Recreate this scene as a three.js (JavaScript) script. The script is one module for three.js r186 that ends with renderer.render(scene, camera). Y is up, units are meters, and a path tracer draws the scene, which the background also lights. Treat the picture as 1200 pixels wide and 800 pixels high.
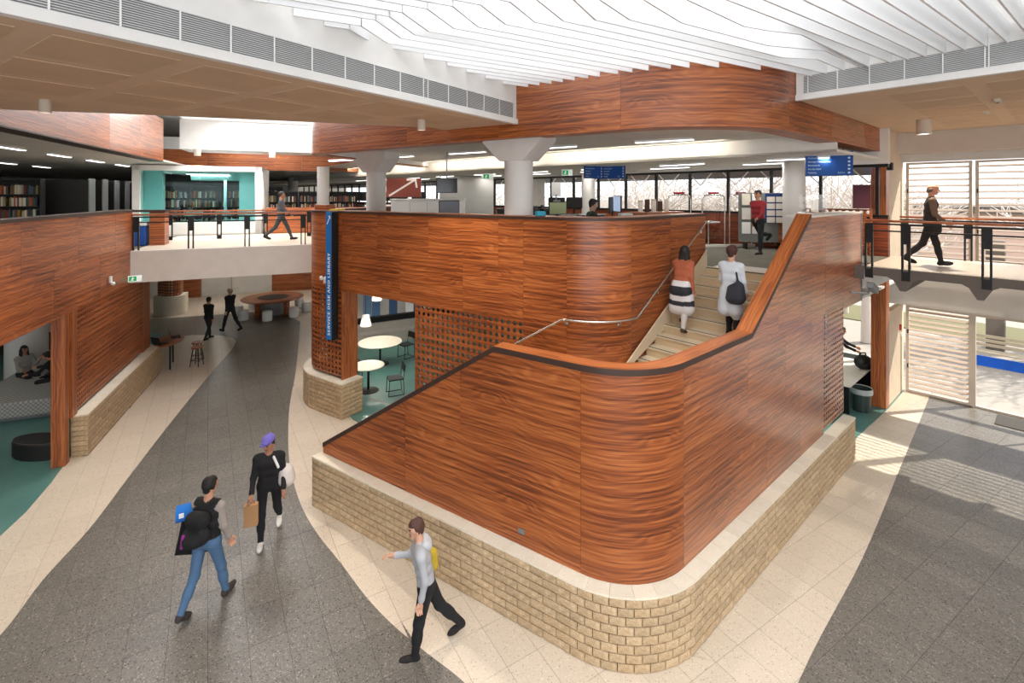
import * as THREE from 'three';
import { mergeGeometries } from 'three/addons/utils/BufferGeometryUtils.js';
import { RoundedBoxGeometry } from 'three/addons/geometries/RoundedBoxGeometry.js';
import { RectAreaLightUniformsLib } from 'three/addons/lights/RectAreaLightUniformsLib.js';

// ---------------------------------------------------------------- camera, sky, sun, daylight, exposure
const scene = new THREE.Scene();
const EYE = 5.7, FLOOR1 = 4.1;                       // eye height, upper floor level
const camera = new THREE.PerspectiveCamera(2 * Math.atan(400 / 580) * 180 / Math.PI, 1.5, 0.05, 400);
camera.position.set(0, EYE, 0);
camera.lookAt(0, EYE, -10);
camera.setViewOffset(1200, 800, 0, 172, 1200, 800);  // shift lens: verticals stay vertical
const renderer = new THREE.WebGLRenderer({ antialias: true });
renderer.toneMapping = THREE.LinearToneMapping;
renderer.toneMappingExposure = 0.97;
renderer.shadowMap.enabled = true;
RectAreaLightUniformsLib.init();
scene.background = new THREE.Color().setRGB(2.0, 2.1, 2.25);      // bright hazy winter sky

// wing frames: R runs along the right stair wall, L along the left stair wall, M along the left corridor
const C0 = [1.597, -5.545];
const frame = (o, e, n) => (a, b) => [o[0] + a * e[0] + b * n[0], o[1] + a * e[1] + b * n[1]];
const eL = [-0.8307, -0.5568], nL = [0.5568, -0.8307], eR = [0.7504, -0.6610], nR = [-0.6610, -0.7504], eM = [-0.37, -0.929], nM = [0.929, -0.37];
const FL = frame(C0, eL, nL), FR = frame(C0, eR, nR), FM = frame([-9.28, -10.85], eM, nM);
const yawOf = (e) => Math.atan2(-e[1], e[0]);        // rotation.y that turns local +x onto e
const YL = yawOf(eL), YR = yawOf(eR), YM = yawOf(eM);

const sun = new THREE.DirectionalLight(new THREE.Color().setRGB(1.0, 0.93, 0.82), 9.0);
{ const [tx, tz] = FR(10.5, -1); sun.target.position.set(tx, 0, tz); sun.position.set(tx + 24, 21, tz - 4); }
sun.castShadow = true; sun.shadow.radius = 1.2; sun.shadow.mapSize.set(2048, 2048);
Object.assign(sun.shadow.camera, { left: -30, right: 30, top: 30, bottom: -30, near: 1, far: 120 });
scene.add(sun, sun.target);

function areaLight(x, y, z, w, h, color, power, dir = [0, -1, 0], roll = 0) {
  const l = new THREE.RectAreaLight(color, power, w, h);
  l.position.set(x, y, z);
  l.lookAt(x + dir[0], y + dir[1], z + dir[2]);
  if (roll) l.rotateZ(roll);
  scene.add(l);
  return l;
}
const DAY = new THREE.Color().setRGB(0.97, 0.985, 1.0), WARM = new THREE.Color().setRGB(1.0, 0.9, 0.76), COOLW = new THREE.Color().setRGB(1.0, 0.97, 0.92);

// ---------------------------------------------------------------- random numbers, noise, textures
let seed_ = 12345;
const rnd = () => { seed_ = (seed_ * 1664525 + 1013904223) >>> 0; return seed_ / 4294967296; };
const rr = (a, b) => a + (b - a) * rnd();
const hash2 = (x, y, s) => { let h = (x * 374761393 + y * 668265263 + s * 974634777) | 0; h = Math.imul(h ^ (h >>> 13), 1274126177); return ((h ^ (h >>> 16)) >>> 0) / 4294967296; };
function vnoise(x, y, px, py, s) {                   // value noise, periodic in px, py cells
  const xi = Math.floor(x), yi = Math.floor(y), fx = x - xi, fy = y - yi, ux = fx * fx * (3 - 2 * fx), uy = fy * fy * (3 - 2 * fy);
  const m = (a, p) => ((a % p) + p) % p, x0 = m(xi, px), x1 = m(xi + 1, px), y0 = m(yi, py), y1 = m(yi + 1, py);
  const a = hash2(x0, y0, s), b = hash2(x1, y0, s), c = hash2(x0, y1, s), d = hash2(x1, y1, s);
  return a + (b - a) * ux + (c - a) * uy + (a - b - c + d) * ux * uy;
}
const fbm = (u, v, fu, fv, oct, s) => { let t = 0, w = 0.5, n = 0; for (let i = 0; i < oct; i++) { t += w * vnoise(u * fu, v * fv, fu, fv, s + i); n += w; w *= 0.5; fu *= 2; fv *= 2; } return t / n; };
const clamp01 = (x) => Math.max(0, Math.min(1, x));
const lerp = (a, b, t) => a + (b - a) * t;
function tex(w, h, fn, srgb = true) {                // fn(u, v) -> [r, g, b] 0..255 or a grey number
  const d = new Uint8Array(w * h * 4);
  for (let j = 0; j < h; j++) for (let i = 0; i < w; i++) {
    const c = fn((i + 0.5) / w, (j + 0.5) / h, i, j), k = (j * w + i) * 4;
    if (typeof c === 'number') d[k] = d[k + 1] = d[k + 2] = c; else { d[k] = c[0]; d[k + 1] = c[1]; d[k + 2] = c[2]; }
    d[k + 3] = 255;
  }
  const t = new THREE.DataTexture(d, w, h);
  t.wrapS = t.wrapT = THREE.RepeatWrapping; t.magFilter = THREE.LinearFilter; t.minFilter = THREE.LinearMipmapLinearFilter; t.generateMipmaps = true;
  if (srgb) t.colorSpace = THREE.SRGBColorSpace;
  t.needsUpdate = true;
  return t;
}
function rep(t, sx, sy) { const c = t.clone(); c.repeat.set(1 / sx, 1 / sy); c.needsUpdate = true; return c; }
const mix3 = (a, b, t) => [lerp(a[0], b[0], t), lerp(a[1], b[1], t), lerp(a[2], b[2], t)];

// timber veneer: grain runs along u; one repeat is 2.4 m by 1.2 m
const woodGrain = (u, v) => {
  const warp = fbm(u, v, 3, 3, 3, 11) * 1.5 + fbm(u, v, 3, 9, 2, 17) * 0.6;
  const ring = 0.5 + 0.5 * Math.sin((v * 15 + warp * 3.2) * Math.PI * 2);
  const fine = fbm(u, v, 4, 170, 3, 23), streak = fbm(u, v, 1, 40, 4, 31), broad = fbm(u, v, 2, 5, 2, 41);
  return clamp01(0.5 + 0.13 * (ring - 0.5) + 0.46 * (fine - 0.5) + 0.40 * (streak - 0.5) + 0.28 * (broad - 0.5));
};
const W0 = 1024, H0 = 1024, grain = new Float32Array(W0 * H0);
for (let j = 0; j < H0; j++) for (let i = 0; i < W0; i++) grain[j * W0 + i] = woodGrain((i + 0.5) / W0, (j + 0.5) / H0);
const woodCol = (g, dark, mid, light) => (g < 0.5 ? mix3(dark, mid, clamp01((g - 0.22) / 0.28)) : mix3(mid, light, clamp01((g - 0.5) / 0.24)));
const woodMap = tex(W0, H0, (u, v, i, j) => woodCol(grain[j * W0 + i], [86, 40, 18], [153, 81, 38], [190, 114, 60]));
const woodBump = tex(W0, H0, (u, v, i, j) => 150 + 90 * (grain[j * W0 + i] - 0.5), false);
const ribBump = tex(256, 1024, (u, v) => { const k = (v * 24) % 1; return k < 0.13 ? 30 : 200 + 40 * (fbm(u, v, 4, 120, 2, 5) - 0.5); }, false);
const wood = (tint = [1, 1, 1], opt = {}) => {
  const m = new THREE.MeshPhysicalMaterial({ map: rep(woodMap, 2.4, 1.2), bumpMap: rep(woodBump, 2.4, 1.2), bumpScale: 0.0006, roughness: 0.42, clearcoat: 0.18, clearcoatRoughness: 0.3, ...opt });
  m.color.setRGB(...tint); return m;
};
const M = {};
M.wood = wood(); M.wood2 = wood([0.93, 0.92, 0.92]); M.wood3 = wood([1.06, 1.05, 1.03]);
M.ribwood = wood([0.98, 0.97, 0.97], { bumpMap: rep(ribBump, 1.2, 1.2), bumpScale: 0.004, roughness: 0.34, clearcoat: 0.75, clearcoatRoughness: 0.22 });
M.capwood = wood([1.06, 1.05, 1.03], { roughness: 0.38, clearcoat: 0.3 });
// split-face concrete brick
const stoneN = (u, v) => 0.4 * fbm(u, v, 24, 24, 3, 51) + 0.6 * fbm(u, v, 120, 120, 2, 57);
const stoneMap = tex(512, 512, (u, v) => mix3([174, 148, 116], [224, 202, 170], clamp01((stoneN(u, v) - 0.25) * 1.9)));
const stoneBump = tex(512, 512, (u, v) => 255 * clamp01(0.7 * fbm(u, v, 22, 22, 4, 61) + 0.3 * fbm(u, v, 110, 110, 2, 67)), false);
const std = (color, o = {}) => new THREE.MeshStandardMaterial({ color, roughness: 0.8, ...o });
const stone = (tint) => { const m = std(0xffffff, { map: rep(stoneMap, 0.8, 0.8), bumpMap: rep(stoneBump, 0.5, 0.5), bumpScale: 0.009, roughness: 0.95 }); m.color.setRGB(...tint); return m; };
M.brick = [stone([0.92, 0.9, 0.86]), stone([0.84, 0.82, 0.78]), stone([1.0, 0.98, 0.94]), stone([0.9, 0.86, 0.8])];
M.mortar = std(0x6a5b47, { roughness: 1 });
const capMap = tex(256, 256, (u, v) => mix3([222, 210, 186], [244, 236, 218], clamp01(0.6 * fbm(u, v, 5, 5, 3, 71) + 0.5 * fbm(u, v, 60, 60, 2, 73) - 0.05)));
M.capstone = [0.97, 0.92, 1.0].map((k) => { const m = std(0xffffff, { map: rep(capMap, 0.9, 0.9), roughness: 0.75 }); m.color.setRGB(k, k, k); return m; });
// terrazzo
function chips(n, rmin, rmax, palette, s) {          // scattered stone chips drawn with wrap-round
  const S = 1024, c = document.createElement('canvas'); c.width = c.height = S; const g = c.getContext('2d');
  g.fillStyle = s.base; g.fillRect(0, 0, S, S);
  let q = s.seed; const r = () => { q = (q * 1664525 + 1013904223) >>> 0; return q / 4294967296; };
  for (let i = 0; i < n; i++) {
    const x = r() * S, y = r() * S, R = rmin + (rmax - rmin) * r() ** 3, k = 5 + (r() * 3 | 0), a0 = r() * 6.28;
    g.fillStyle = palette[(r() * palette.length) | 0];
    const radii = Array.from({ length: k }, () => R * (0.6 + 0.5 * r()));
    for (const ox of x < R * 2 ? [0, S] : x > S - R * 2 ? [0, -S] : [0]) for (const oy of y < R * 2 ? [0, S] : y > S - R * 2 ? [0, -S] : [0]) {
      g.beginPath();
      for (let j = 0; j < k; j++) { const a = a0 + j / k * 6.283; g[j ? 'lineTo' : 'moveTo'](x + ox + radii[j] * Math.cos(a), y + oy + radii[j] * Math.sin(a)); }
      g.closePath(); g.fill();
    }
  }
  const t = new THREE.CanvasTexture(c); t.wrapS = t.wrapT = THREE.RepeatWrapping; t.colorSpace = THREE.SRGBColorSpace; return t;
}
const beigeT = chips(9000, 1.2, 7, ['#d5c9b8', '#ebe2d4', '#cabdab', '#f1e9de', '#ddd1c0', '#b3a593'], { base: '#dfd4c5', seed: 3 });
const darkT = chips(15000, 1.2, 8, ['#6c6a66', '#8d8b86', '#4d4b48', '#a09d97', '#7b7873', '#343331', '#5d5b57'], { base: '#74726d', seed: 9 });
const terr = (t, k, o = {}) => { const m = std(0xffffff, { map: rep(t, 1.6, 1.6), roughness: 0.42, ...o }); m.color.setRGB(...k); return m; };
M.beige = [[0.92, 0.88, 0.82], [0.9, 0.86, 0.8], [0.94, 0.9, 0.845]].map((k) => terr(beigeT, k));
M.dark = [[0.97, 0.92, 0.86], [0.91, 0.865, 0.81], [1.02, 0.965, 0.9]].map((k) => terr(darkT, k, { roughness: 0.36 }));
M.grout = std(0x8a8074, { roughness: 1 }); M.groutDark = std(0x3d3a37, { roughness: 1 });
const tealT = tex(512, 512, (u, v) => mix3([74, 116, 110], [100, 144, 136], clamp01(0.5 * fbm(u, v, 4, 4, 3, 81) + 0.55 * fbm(u, v, 100, 100, 2, 83))));
M.teal = std(0xffffff, { map: rep(tealT, 2, 2), roughness: 0.32 });
const carpetT = tex(512, 512, (u, v) => mix3([84, 82, 74], [128, 124, 112], clamp01(0.35 * fbm(u, v, 5, 5, 2, 91) + 0.7 * fbm(u, v, 128, 128, 2, 93) - 0.03)));
M.carpet = std(0xffffff, { map: rep(carpetT, 1.5, 1.5), roughness: 1 });
const plasterT = tex(256, 256, (u, v) => 236 + 16 * fbm(u, v, 6, 6, 4, 101));
const plaster = (hex, o = {}) => std(hex, { map: rep(plasterT, 2, 2), roughness: 0.85, ...o });
M.white = plaster(0xf4f3f0); M.soffit = plaster(0xdfc4a6); M.soffitPanel = plaster(0xd6b999); M.offwhite = plaster(0xe6e0d6); M.bridgeWhite = plaster(0xf0e9de);
M.column = plaster(0xdcd9d4); M.ceil = plaster(0xeeeae2); M.concrete = plaster(0x655c54); M.greywall = plaster(0xb9b7b2);
M.blade = std(0xf3f4f5, { roughness: 0.55 });
M.edging = std(0x43322a, { roughness: 0.5, metalness: 0.2 });   // bronze-brown metal edging strips
M.black = std(0x151413, { roughness: 0.5 }); M.steel = std(0x1c1a19, { roughness: 0.45, metalness: 0.4 });
M.chrome = std(0xd8d4cc, { roughness: 0.25, metalness: 0.9 }); 
M.whitemetal = std(0xf2f2f0, { roughness: 0.5 }); M.slat = std(0x6f7375, { roughness: 0.5, metalness: 0.2 }); M.greymetal = std(0x85888a, { roughness: 0.5, metalness: 0.3 });
M.glass = new THREE.MeshPhysicalMaterial({ color: 0xffffff, transmission: 1, roughness: 0.02, thickness: 0, ior: 1.45 });
M.bluefilm = std(0x1268ea, { roughness: 0.4 });
const glow = (c, k) => { const m = new THREE.MeshStandardMaterial({ color: 0xffffff, roughness: 0.6 }); m.emissive = new THREE.Color(...c); m.emissiveIntensity = k; return m; };
M.lampGlow = glow([1, 0.95, 0.85], 6); M.tubeGlow = glow([1, 0.98, 0.94], 5); M.coveGlow = glow([1, 0.96, 0.86], 5);

// ---------------------------------------------------------------- builders
const names_ = new Map();
function numbered(n) { const k = names_.get(n) ?? 0; names_.set(n, k + 1); return k ? n + '_' + String(k).padStart(3, '0') : n; }
function tag(o, label, category, group, kind) { if (label) o.userData.label = label; if (category) o.userData.category = category; if (group) o.userData.group = group; if (kind) o.userData.kind = kind; return o; }
function shade(o) { o.traverse((c) => { if (c.isMesh) { c.castShadow = true; c.receiveShadow = true; } }); return o; }
function thing(name, label, category, pos = [0, 0, 0], turn = 0, group) {
  const o = new THREE.Group(); o.name = numbered(name); o.position.set(...pos); o.rotation.y = turn; scene.add(o);
  return tag(o, label, category, group);
}
function struct(name, label, category) { const o = new THREE.Group(); o.name = numbered(name); scene.add(o); return tag(o, label, category, null, 'structure'); }
function part(name, geo, mat, parent) {
  const g = Array.isArray(geo) ? (geo.length > 1 ? mergeGeometries(geo.map((q) => clean(q))) : geo[0]) : geo;
  const m = new THREE.Mesh(g, mat); m.name = name; m.castShadow = m.receiveShadow = true; parent.add(m); return m;
}
function solo(name, geo, mat, label, category, group, pos = [0, 0, 0], turn = 0) { const m = part(numbered(name), geo, mat, scene); m.position.set(...pos); m.rotation.y = turn; return tag(m, label, category, group); }
function clean(g) { const q = g.index ? g.toNonIndexed() : g; for (const k of Object.keys(q.attributes)) if (!['position', 'normal', 'uv'].includes(k)) q.deleteAttribute(k); q.clearGroups?.(); return q; }
function boxUV(g) {                                  // uv in metres from the dominant axis
  const q = g.index ? g.toNonIndexed() : g, p = q.attributes.position, n = q.attributes.normal, uv = new Float32Array(p.count * 2);
  for (let i = 0; i < p.count; i++) {
    const ax = Math.abs(n.getX(i)), ay = Math.abs(n.getY(i)), az = Math.abs(n.getZ(i));
    if (ay >= ax && ay >= az) { uv[2 * i] = p.getX(i); uv[2 * i + 1] = p.getZ(i); } else if (az >= ax) { uv[2 * i] = p.getX(i); uv[2 * i + 1] = p.getY(i); } else { uv[2 * i] = p.getZ(i); uv[2 * i + 1] = p.getY(i); }
  }
  q.setAttribute('uv', new THREE.BufferAttribute(uv, 2)); return q;
}
const upright = (g) => { const u = g.attributes.uv; for (let i = 0; i < u.count; i++) u.setXY(i, u.getY(i), u.getX(i)); return g; };   // grain runs up the piece
const box = (w, h, d, x = 0, y = 0, z = 0, ry = 0) => { const g = new THREE.BoxGeometry(w, h, d); boxUV(g); const q = boxUV(g); if (ry) q.rotateY(ry); q.translate(x, y, z); return q; };
const rbox = (w, h, d, r, x = 0, y = 0, z = 0, ry = 0) => { const q = boxUV(new RoundedBoxGeometry(w, h, d, 2, r)); if (ry) q.rotateY(ry); q.translate(x, y, z); return q; };
const cyl = (r0, r1, h, x = 0, y = 0, z = 0, seg = 24) => { const q = clean(new THREE.CylinderGeometry(r0, r1, h, seg)); q.translate(x, y, z); return q; };
const bar = (a, b, r, seg = 10) => {                 // round bar between two points
  const A = new THREE.Vector3(...a), B = new THREE.Vector3(...b), d = B.clone().sub(A), q = new THREE.CylinderGeometry(r, r, d.length(), seg);
  q.applyQuaternion(new THREE.Quaternion().setFromUnitVectors(new THREE.Vector3(0, 1, 0), d.clone().normalize())); q.translate((A.x + B.x) / 2, (A.y + B.y) / 2, (A.z + B.z) / 2); return clean(q);
};
const tube = (pts, r, seg = 40, closed = false) => clean(new THREE.TubeGeometry(new THREE.CatmullRomCurve3(pts.map((p) => new THREE.Vector3(...p)), closed, 'catmullrom', 0.2), seg, r, 8, closed));
const lathe = (pts, seg = 28) => clean(new THREE.LatheGeometry(pts.map((p) => new THREE.Vector2(...p)), seg));
function prism(poly, y0, y1) {                       // polygon of [x, z] raised from y0 to y1
  const s = new THREE.Shape(poly.map((p) => new THREE.Vector2(p[0], -p[1]))), g = new THREE.ExtrudeGeometry(s, { depth: y1 - y0, bevelEnabled: false });
  g.rotateX(-Math.PI / 2); g.translate(0, y0, 0); return boxUV(g);
}
function beam(a, b, y0, y1, w, side = 0) {           // upright slab on plan line a-b, thickness w; side -1 / 0 / +1 shifts it
  const dx = b[0] - a[0], dz = b[1] - a[1], L = Math.hypot(dx, dz), e = [dx / L, dz / L], n = [-e[1], e[0]];
  const q = boxUV(new THREE.BoxGeometry(L, y1 - y0, w)); q.rotateY(yawOf(e));
  q.translate((a[0] + b[0]) / 2 + n[0] * side * w / 2, (y0 + y1) / 2, (a[1] + b[1]) / 2 + n[1] * side * w / 2); return q;
}
// plan path with rounded corners
class Path {
  constructor(pts) {                                 // [x, z, radius?]
    this.seg = []; this.len = 0;
    let prev = pts[0];
    for (let i = 1; i < pts.length; i++) {
      const p = pts[i], nx = pts[i + 1], r = p[2] || 0;
      if (!nx || !r) { this.line(prev, p); prev = p; continue; }
      const d1 = unit(p[0] - prev[0], p[1] - prev[1]), d2 = unit(nx[0] - p[0], nx[1] - p[1]), cr = d1[0] * d2[1] - d1[1] * d2[0], dt = d1[0] * d2[0] + d1[1] * d2[1];
      const th = Math.atan2(cr, dt), T = r * Math.tan(Math.abs(th) / 2), a = [p[0] - d1[0] * T, p[1] - d1[1] * T];
      this.line(prev, a);
      const sg = Math.sign(th), c = [a[0] - d1[1] * sg * r, a[1] + d1[0] * sg * r];
      this.seg.push({ s: this.len, L: Math.abs(th) * r, c, r, sg, a0: Math.atan2(a[1] - c[1], a[0] - c[0]) }); this.len += Math.abs(th) * r;
      prev = [p[0] + d2[0] * T, p[1] + d2[1] * T];
    }
  }
  line(a, b) { const L = Math.hypot(b[0] - a[0], b[1] - a[1]); if (L < 1e-6) return; this.seg.push({ s: this.len, L, a, e: unit(b[0] - a[0], b[1] - a[1]) }); this.len += L; }
  at(s, o = 0) {                                     // -> {x, z, e, n}; n is to the left of travel seen from above (x right, z down)
    let g = this.seg[0]; for (const q of this.seg) if (s >= q.s - 1e-9) g = q;
    const l = s - g.s; let x, z, e;
    if (g.c) { const a = g.a0 + g.sg * l / g.r; x = g.c[0] + g.r * Math.cos(a); z = g.c[1] + g.r * Math.sin(a); e = [-Math.sin(a) * g.sg, Math.cos(a) * g.sg]; } else { x = g.a[0] + g.e[0] * l; z = g.a[1] + g.e[1] * l; e = g.e; }
    const n = [-e[1], e[0]];
    return { x: x + n[0] * o, z: z + n[1] * o, e, n };
  }
  stops(s0, s1, extra = []) {
    const out = [s0, s1, ...extra.filter((q) => q > s0 && q < s1)];
    for (const g of this.seg) { if (g.s > s0 && g.s < s1) out.push(g.s); if (g.c) { const k = Math.max(2, Math.ceil(g.L / (g.r * 0.11))); for (let i = 0; i <= k; i++) { const q = g.s + g.L * i / k; if (q > s0 && q < s1) out.push(q); } } }
    return [...new Set(out.map((q) => +q.toFixed(5)))].sort((a, b) => a - b);
  }
}
const unit = (x, z) => { const l = Math.hypot(x, z); return [x / l, z / l]; };
// wall piece along a path: offsets o0..o1 (o1 is the front), heights as numbers or functions of s
function wallGeo(path, s0, s1, o0, o1, bot, top, { breaks = [], u0 = 0, v0 = 0 } = {}) {
  const B = typeof bot === 'function' ? bot : () => bot, T = typeof top === 'function' ? top : () => top, ss = path.stops(s0, s1, breaks), pos = [], nor = [], uv = [];
  const dir = Math.sign(o1 - o0);
  const quad = (a, b, c, d, na, nb, ua, ub, uc, ud) => {
    const flip = (() => { const x1 = b[0] - a[0], y1 = b[1] - a[1], z1 = b[2] - a[2], x2 = c[0] - a[0], y2 = c[1] - a[1], z2 = c[2] - a[2]; return (y1 * z2 - z1 * y2) * na[0] + (z1 * x2 - x1 * z2) * na[1] + (x1 * y2 - y1 * x2) * na[2] < 0; })();
    const P = [a, b, c, d], N = [na, nb, nb, na], U = [ua, ub, uc, ud];
    for (const i of flip ? [0, 2, 1, 0, 3, 2] : [0, 1, 2, 0, 2, 3]) { pos.push(...P[i]); nor.push(...N[i]); uv.push(U[i][0] + u0, U[i][1] + v0); }
  };
  for (let i = 0; i + 1 < ss.length; i++) {
    const a = ss[i], b = ss[i + 1], A0 = path.at(a, o0), A1 = path.at(a, o1), B0 = path.at(b - 1e-7, o0), B1 = path.at(b - 1e-7, o1), ba = B(a), bb = B(b), ta = T(a), tb = T(b);
    const f1 = [A1.n[0] * dir, 0, A1.n[1] * dir], f2 = [B1.n[0] * dir, 0, B1.n[1] * dir], g1 = f1.map((q) => -q), g2 = f2.map((q) => -q);
    quad([A1.x, ba, A1.z], [B1.x, bb, B1.z], [B1.x, tb, B1.z], [A1.x, ta, A1.z], f1, f2, [a, ba], [b, bb], [b, tb], [a, ta]);
    quad([A0.x, ba, A0.z], [B0.x, bb, B0.z], [B0.x, tb, B0.z], [A0.x, ta, A0.z], g1, g2, [a, ba], [b, bb], [b, tb], [a, ta]);
    const L = b - a, sl = (tb - ta) / L, sb = (bb - ba) / L, k = Math.hypot(1, sl), kb = Math.hypot(1, sb), nt = [-sl * A1.e[0] / k, 1 / k, -sl * A1.e[1] / k], nb = [sb * A1.e[0] / kb, -1 / kb, sb * A1.e[1] / kb];
    quad([A0.x, ta, A0.z], [B0.x, tb, B0.z], [B1.x, tb, B1.z], [A1.x, ta, A1.z], nt, nt, [a, 0], [b, 0], [b, Math.abs(o1 - o0)], [a, Math.abs(o1 - o0)]);
    quad([A0.x, ba, A0.z], [B0.x, bb, B0.z], [B1.x, bb, B1.z], [A1.x, ba, A1.z], nb, nb, [a, 0], [b, 0], [b, Math.abs(o1 - o0)], [a, Math.abs(o1 - o0)]);
  }
  for (const [s, d] of [[ss[0], -1], [ss[ss.length - 1] - 1e-7, 1]]) {
    const A = path.at(s, o0), Bq = path.at(s, o1), n = [A.e[0] * d, 0, A.e[1] * d];
    quad([A.x, B(s), A.z], [Bq.x, B(s), Bq.z], [Bq.x, T(s), Bq.z], [A.x, T(s), A.z], n, n, [0, B(s)], [Math.abs(o1 - o0), B(s)], [Math.abs(o1 - o0), T(s)], [0, T(s)]);
  }
  const g = new THREE.BufferGeometry();
  g.setAttribute('position', new THREE.Float32BufferAttribute(pos, 3)); g.setAttribute('normal', new THREE.Float32BufferAttribute(nor, 3)); g.setAttribute('uv', new THREE.Float32BufferAttribute(uv, 2));
  return g;
}
// perforated sheet along a path: a grid of cells, each with a real eight-sided hole
function perfGeo(path, s0, s1, h0, h1, o0, o1, pitchS, pitchH, r) {
  const ns = Math.round((s1 - s0) / pitchS), nh = Math.round((h1 - h0) / pitchH), ps = (s1 - s0) / ns, ph = (h1 - h0) / nh, pos = [], nor = [], uv = [], dir = Math.sign(o1 - o0);
  const put = (s, h, o, n) => { const q = path.at(Math.min(s, path.len - 1e-6), o); pos.push(q.x, h, q.z); nor.push(...(n || [q.n[0] * dir, 0, q.n[1] * dir])); uv.push(s, h); };
  const ring = Array.from({ length: 8 }, (_, k) => { const a = (k + 0.5) * Math.PI / 4; return [Math.cos(a), Math.sin(a)]; });
  const outer = ring.map(([c, s]) => { const m = Math.max(Math.abs(c), Math.abs(s)); return [c / m, s / m]; });
  for (let i = 0; i < ns; i++) for (let j = 0; j < nh; j++) {
    const cs = s0 + (i + 0.5) * ps, ch = h0 + (j + 0.5) * ph;
    const O = outer.map(([a, b]) => [cs + (Math.abs(a) > 0.9 ? Math.sign(a) : a) * ps / 2, ch + (Math.abs(b) > 0.9 ? Math.sign(b) : b) * ph / 2]), I = ring.map(([a, b]) => [cs + a * r, ch + b * r]);
    const corners = [[1, 1], [-1, 1], [-1, -1], [1, -1]].map(([a, b]) => [cs + a * ps / 2, ch + b * ph / 2]);
    for (const [o, sg] of [[o1, 1], [o0, -1]]) {
      const tri = (a, b, c) => { for (const q of (sg * dir > 0 ? [a, b, c] : [a, c, b])) { const p = path.at(Math.min(q[0], path.len - 1e-6), o); pos.push(p.x, q[1], p.z); nor.push(p.n[0] * dir * sg, 0, p.n[1] * dir * sg); uv.push(q[0], q[1]); } };
      for (let k = 0; k < 8; k++) { const k2 = (k + 1) % 8; tri(I[k], O[k], O[k2]); tri(I[k], O[k2], I[k2]); }
      tri(O[0], corners[0], O[1]); tri(O[2], corners[1], O[3]); tri(O[4], corners[2], O[5]); tri(O[6], corners[3], O[7]);
    }
    for (let k = 0; k < 8; k++) {
      const a = I[k], b = I[(k + 1) % 8], m = ring[k];
      const A = path.at(Math.min(a[0], path.len - 1e-6), o0), q = path.at(cs, 0), n = [-q.e[0] * m[0], -m[1], -q.e[1] * m[0]];
      for (const [t, o] of [[a, o0], [b, o0], [b, o1], [a, o0], [b, o1], [a, o1]]) put(t[0], t[1], o, n);
    }
  }
  const g = new THREE.BufferGeometry();
  g.setAttribute('position', new THREE.Float32BufferAttribute(pos, 3)); g.setAttribute('normal', new THREE.Float32BufferAttribute(nor, 3)); g.setAttribute('uv', new THREE.Float32BufferAttribute(uv, 2));
  return g;
}
// ---------------------------------------------------------------- stair block geometry
function LRc(a, b) {                                 // crossing of the left line at offset a and the right line at offset b
  const p = FL(0, a), q = FR(0, b), det = eL[0] * -eR[1] + eR[0] * eL[1], rx = q[0] - p[0], rz = q[1] - p[1], s = (rx * -eR[1] + eR[0] * rz) / det;
  return [p[0] + eL[0] * s, p[1] + eL[1] * s];
}
const withR = (p, r) => [p[0], p[1], r];
const brickPath = new Path([FL(6.35, 0), withR(LRc(0, 0), 1.3), FR(7.75, 0)]);
const timberPath = new Path([FL(6.29, 0.2), withR(LRc(0.2, 0.21), 1.1), FR(9.02, 0.21)]);
const sT = (t) => timberPath.len - (9.02 - t), sTL = (s) => 6.29 - s;
const LAND = 2.45, backDir = unit(0.3, -0.954), pc = FL(10.87, 2.7);
const innerPath = new Path([[pc[0] + backDir[0] * 6, pc[1] + backDir[1] * 6], withR(pc, 1.2), withR(LRc(2.7, 2.37), 1.0), FR(5.75, 2.37)]);
const innerStraight = innerPath.seg[2], sI = (s) => innerStraight.s + innerStraight.L - (s - (FLs(innerPath, 2)));
function FLs(path, k) { const g = path.seg[k], x = g.a[0] + g.e[0] * g.L, z = g.a[1] + g.e[1] * g.L; return (x - C0[0]) * eL[0] + (z - C0[1]) * eL[1]; }
const sIR = (t) => innerPath.len - (5.75 - t);
const bulkPath = new Path([[pc[0] + backDir[0] * 7, pc[1] + backDir[1] * 7], withR(pc, 1.2), withR(LRc(2.7, 0.24), 2.5), FR(12.45, 0.24)]);

const fullBrick = [], halfBrick = [];
function brickShape(w, h, d, s) {                    // split-face block: rough front (+z), slightly pillowed edges
  const nx = w > 0.3 ? 7 : 4, ny = 3, g = new THREE.BoxGeometry(w, h, d, nx, ny, 1), p = g.attributes.position;
  for (let i = 0; i < p.count; i++) {
    if (p.getZ(i) < d / 2 - 1e-4) continue;
    const x = p.getX(i), y = p.getY(i), edge = Math.abs(x) > w / 2 - 1e-4 || Math.abs(y) > h / 2 - 1e-4, k = hash2(Math.round(x * 1000), Math.round(y * 1000), s);
    p.setZ(i, d / 2 + (edge ? -0.011 + 0.008 * k : -0.002 + 0.013 * k));
    p.setY(i, y + (edge ? 0 : (k - 0.5) * 0.008));
  }
  g.computeVertexNormals();
  return boxUV(g);
}
const COURSE = 0.11, NCOURSE = 8;
for (let k = 0; k < 5; k++) { fullBrick.push(brickShape(0.384, COURSE - 0.012, 0.1, 100 + k)); halfBrick.push(brickShape(0.19, COURSE - 0.012, 0.1, 200 + k)); }
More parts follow.
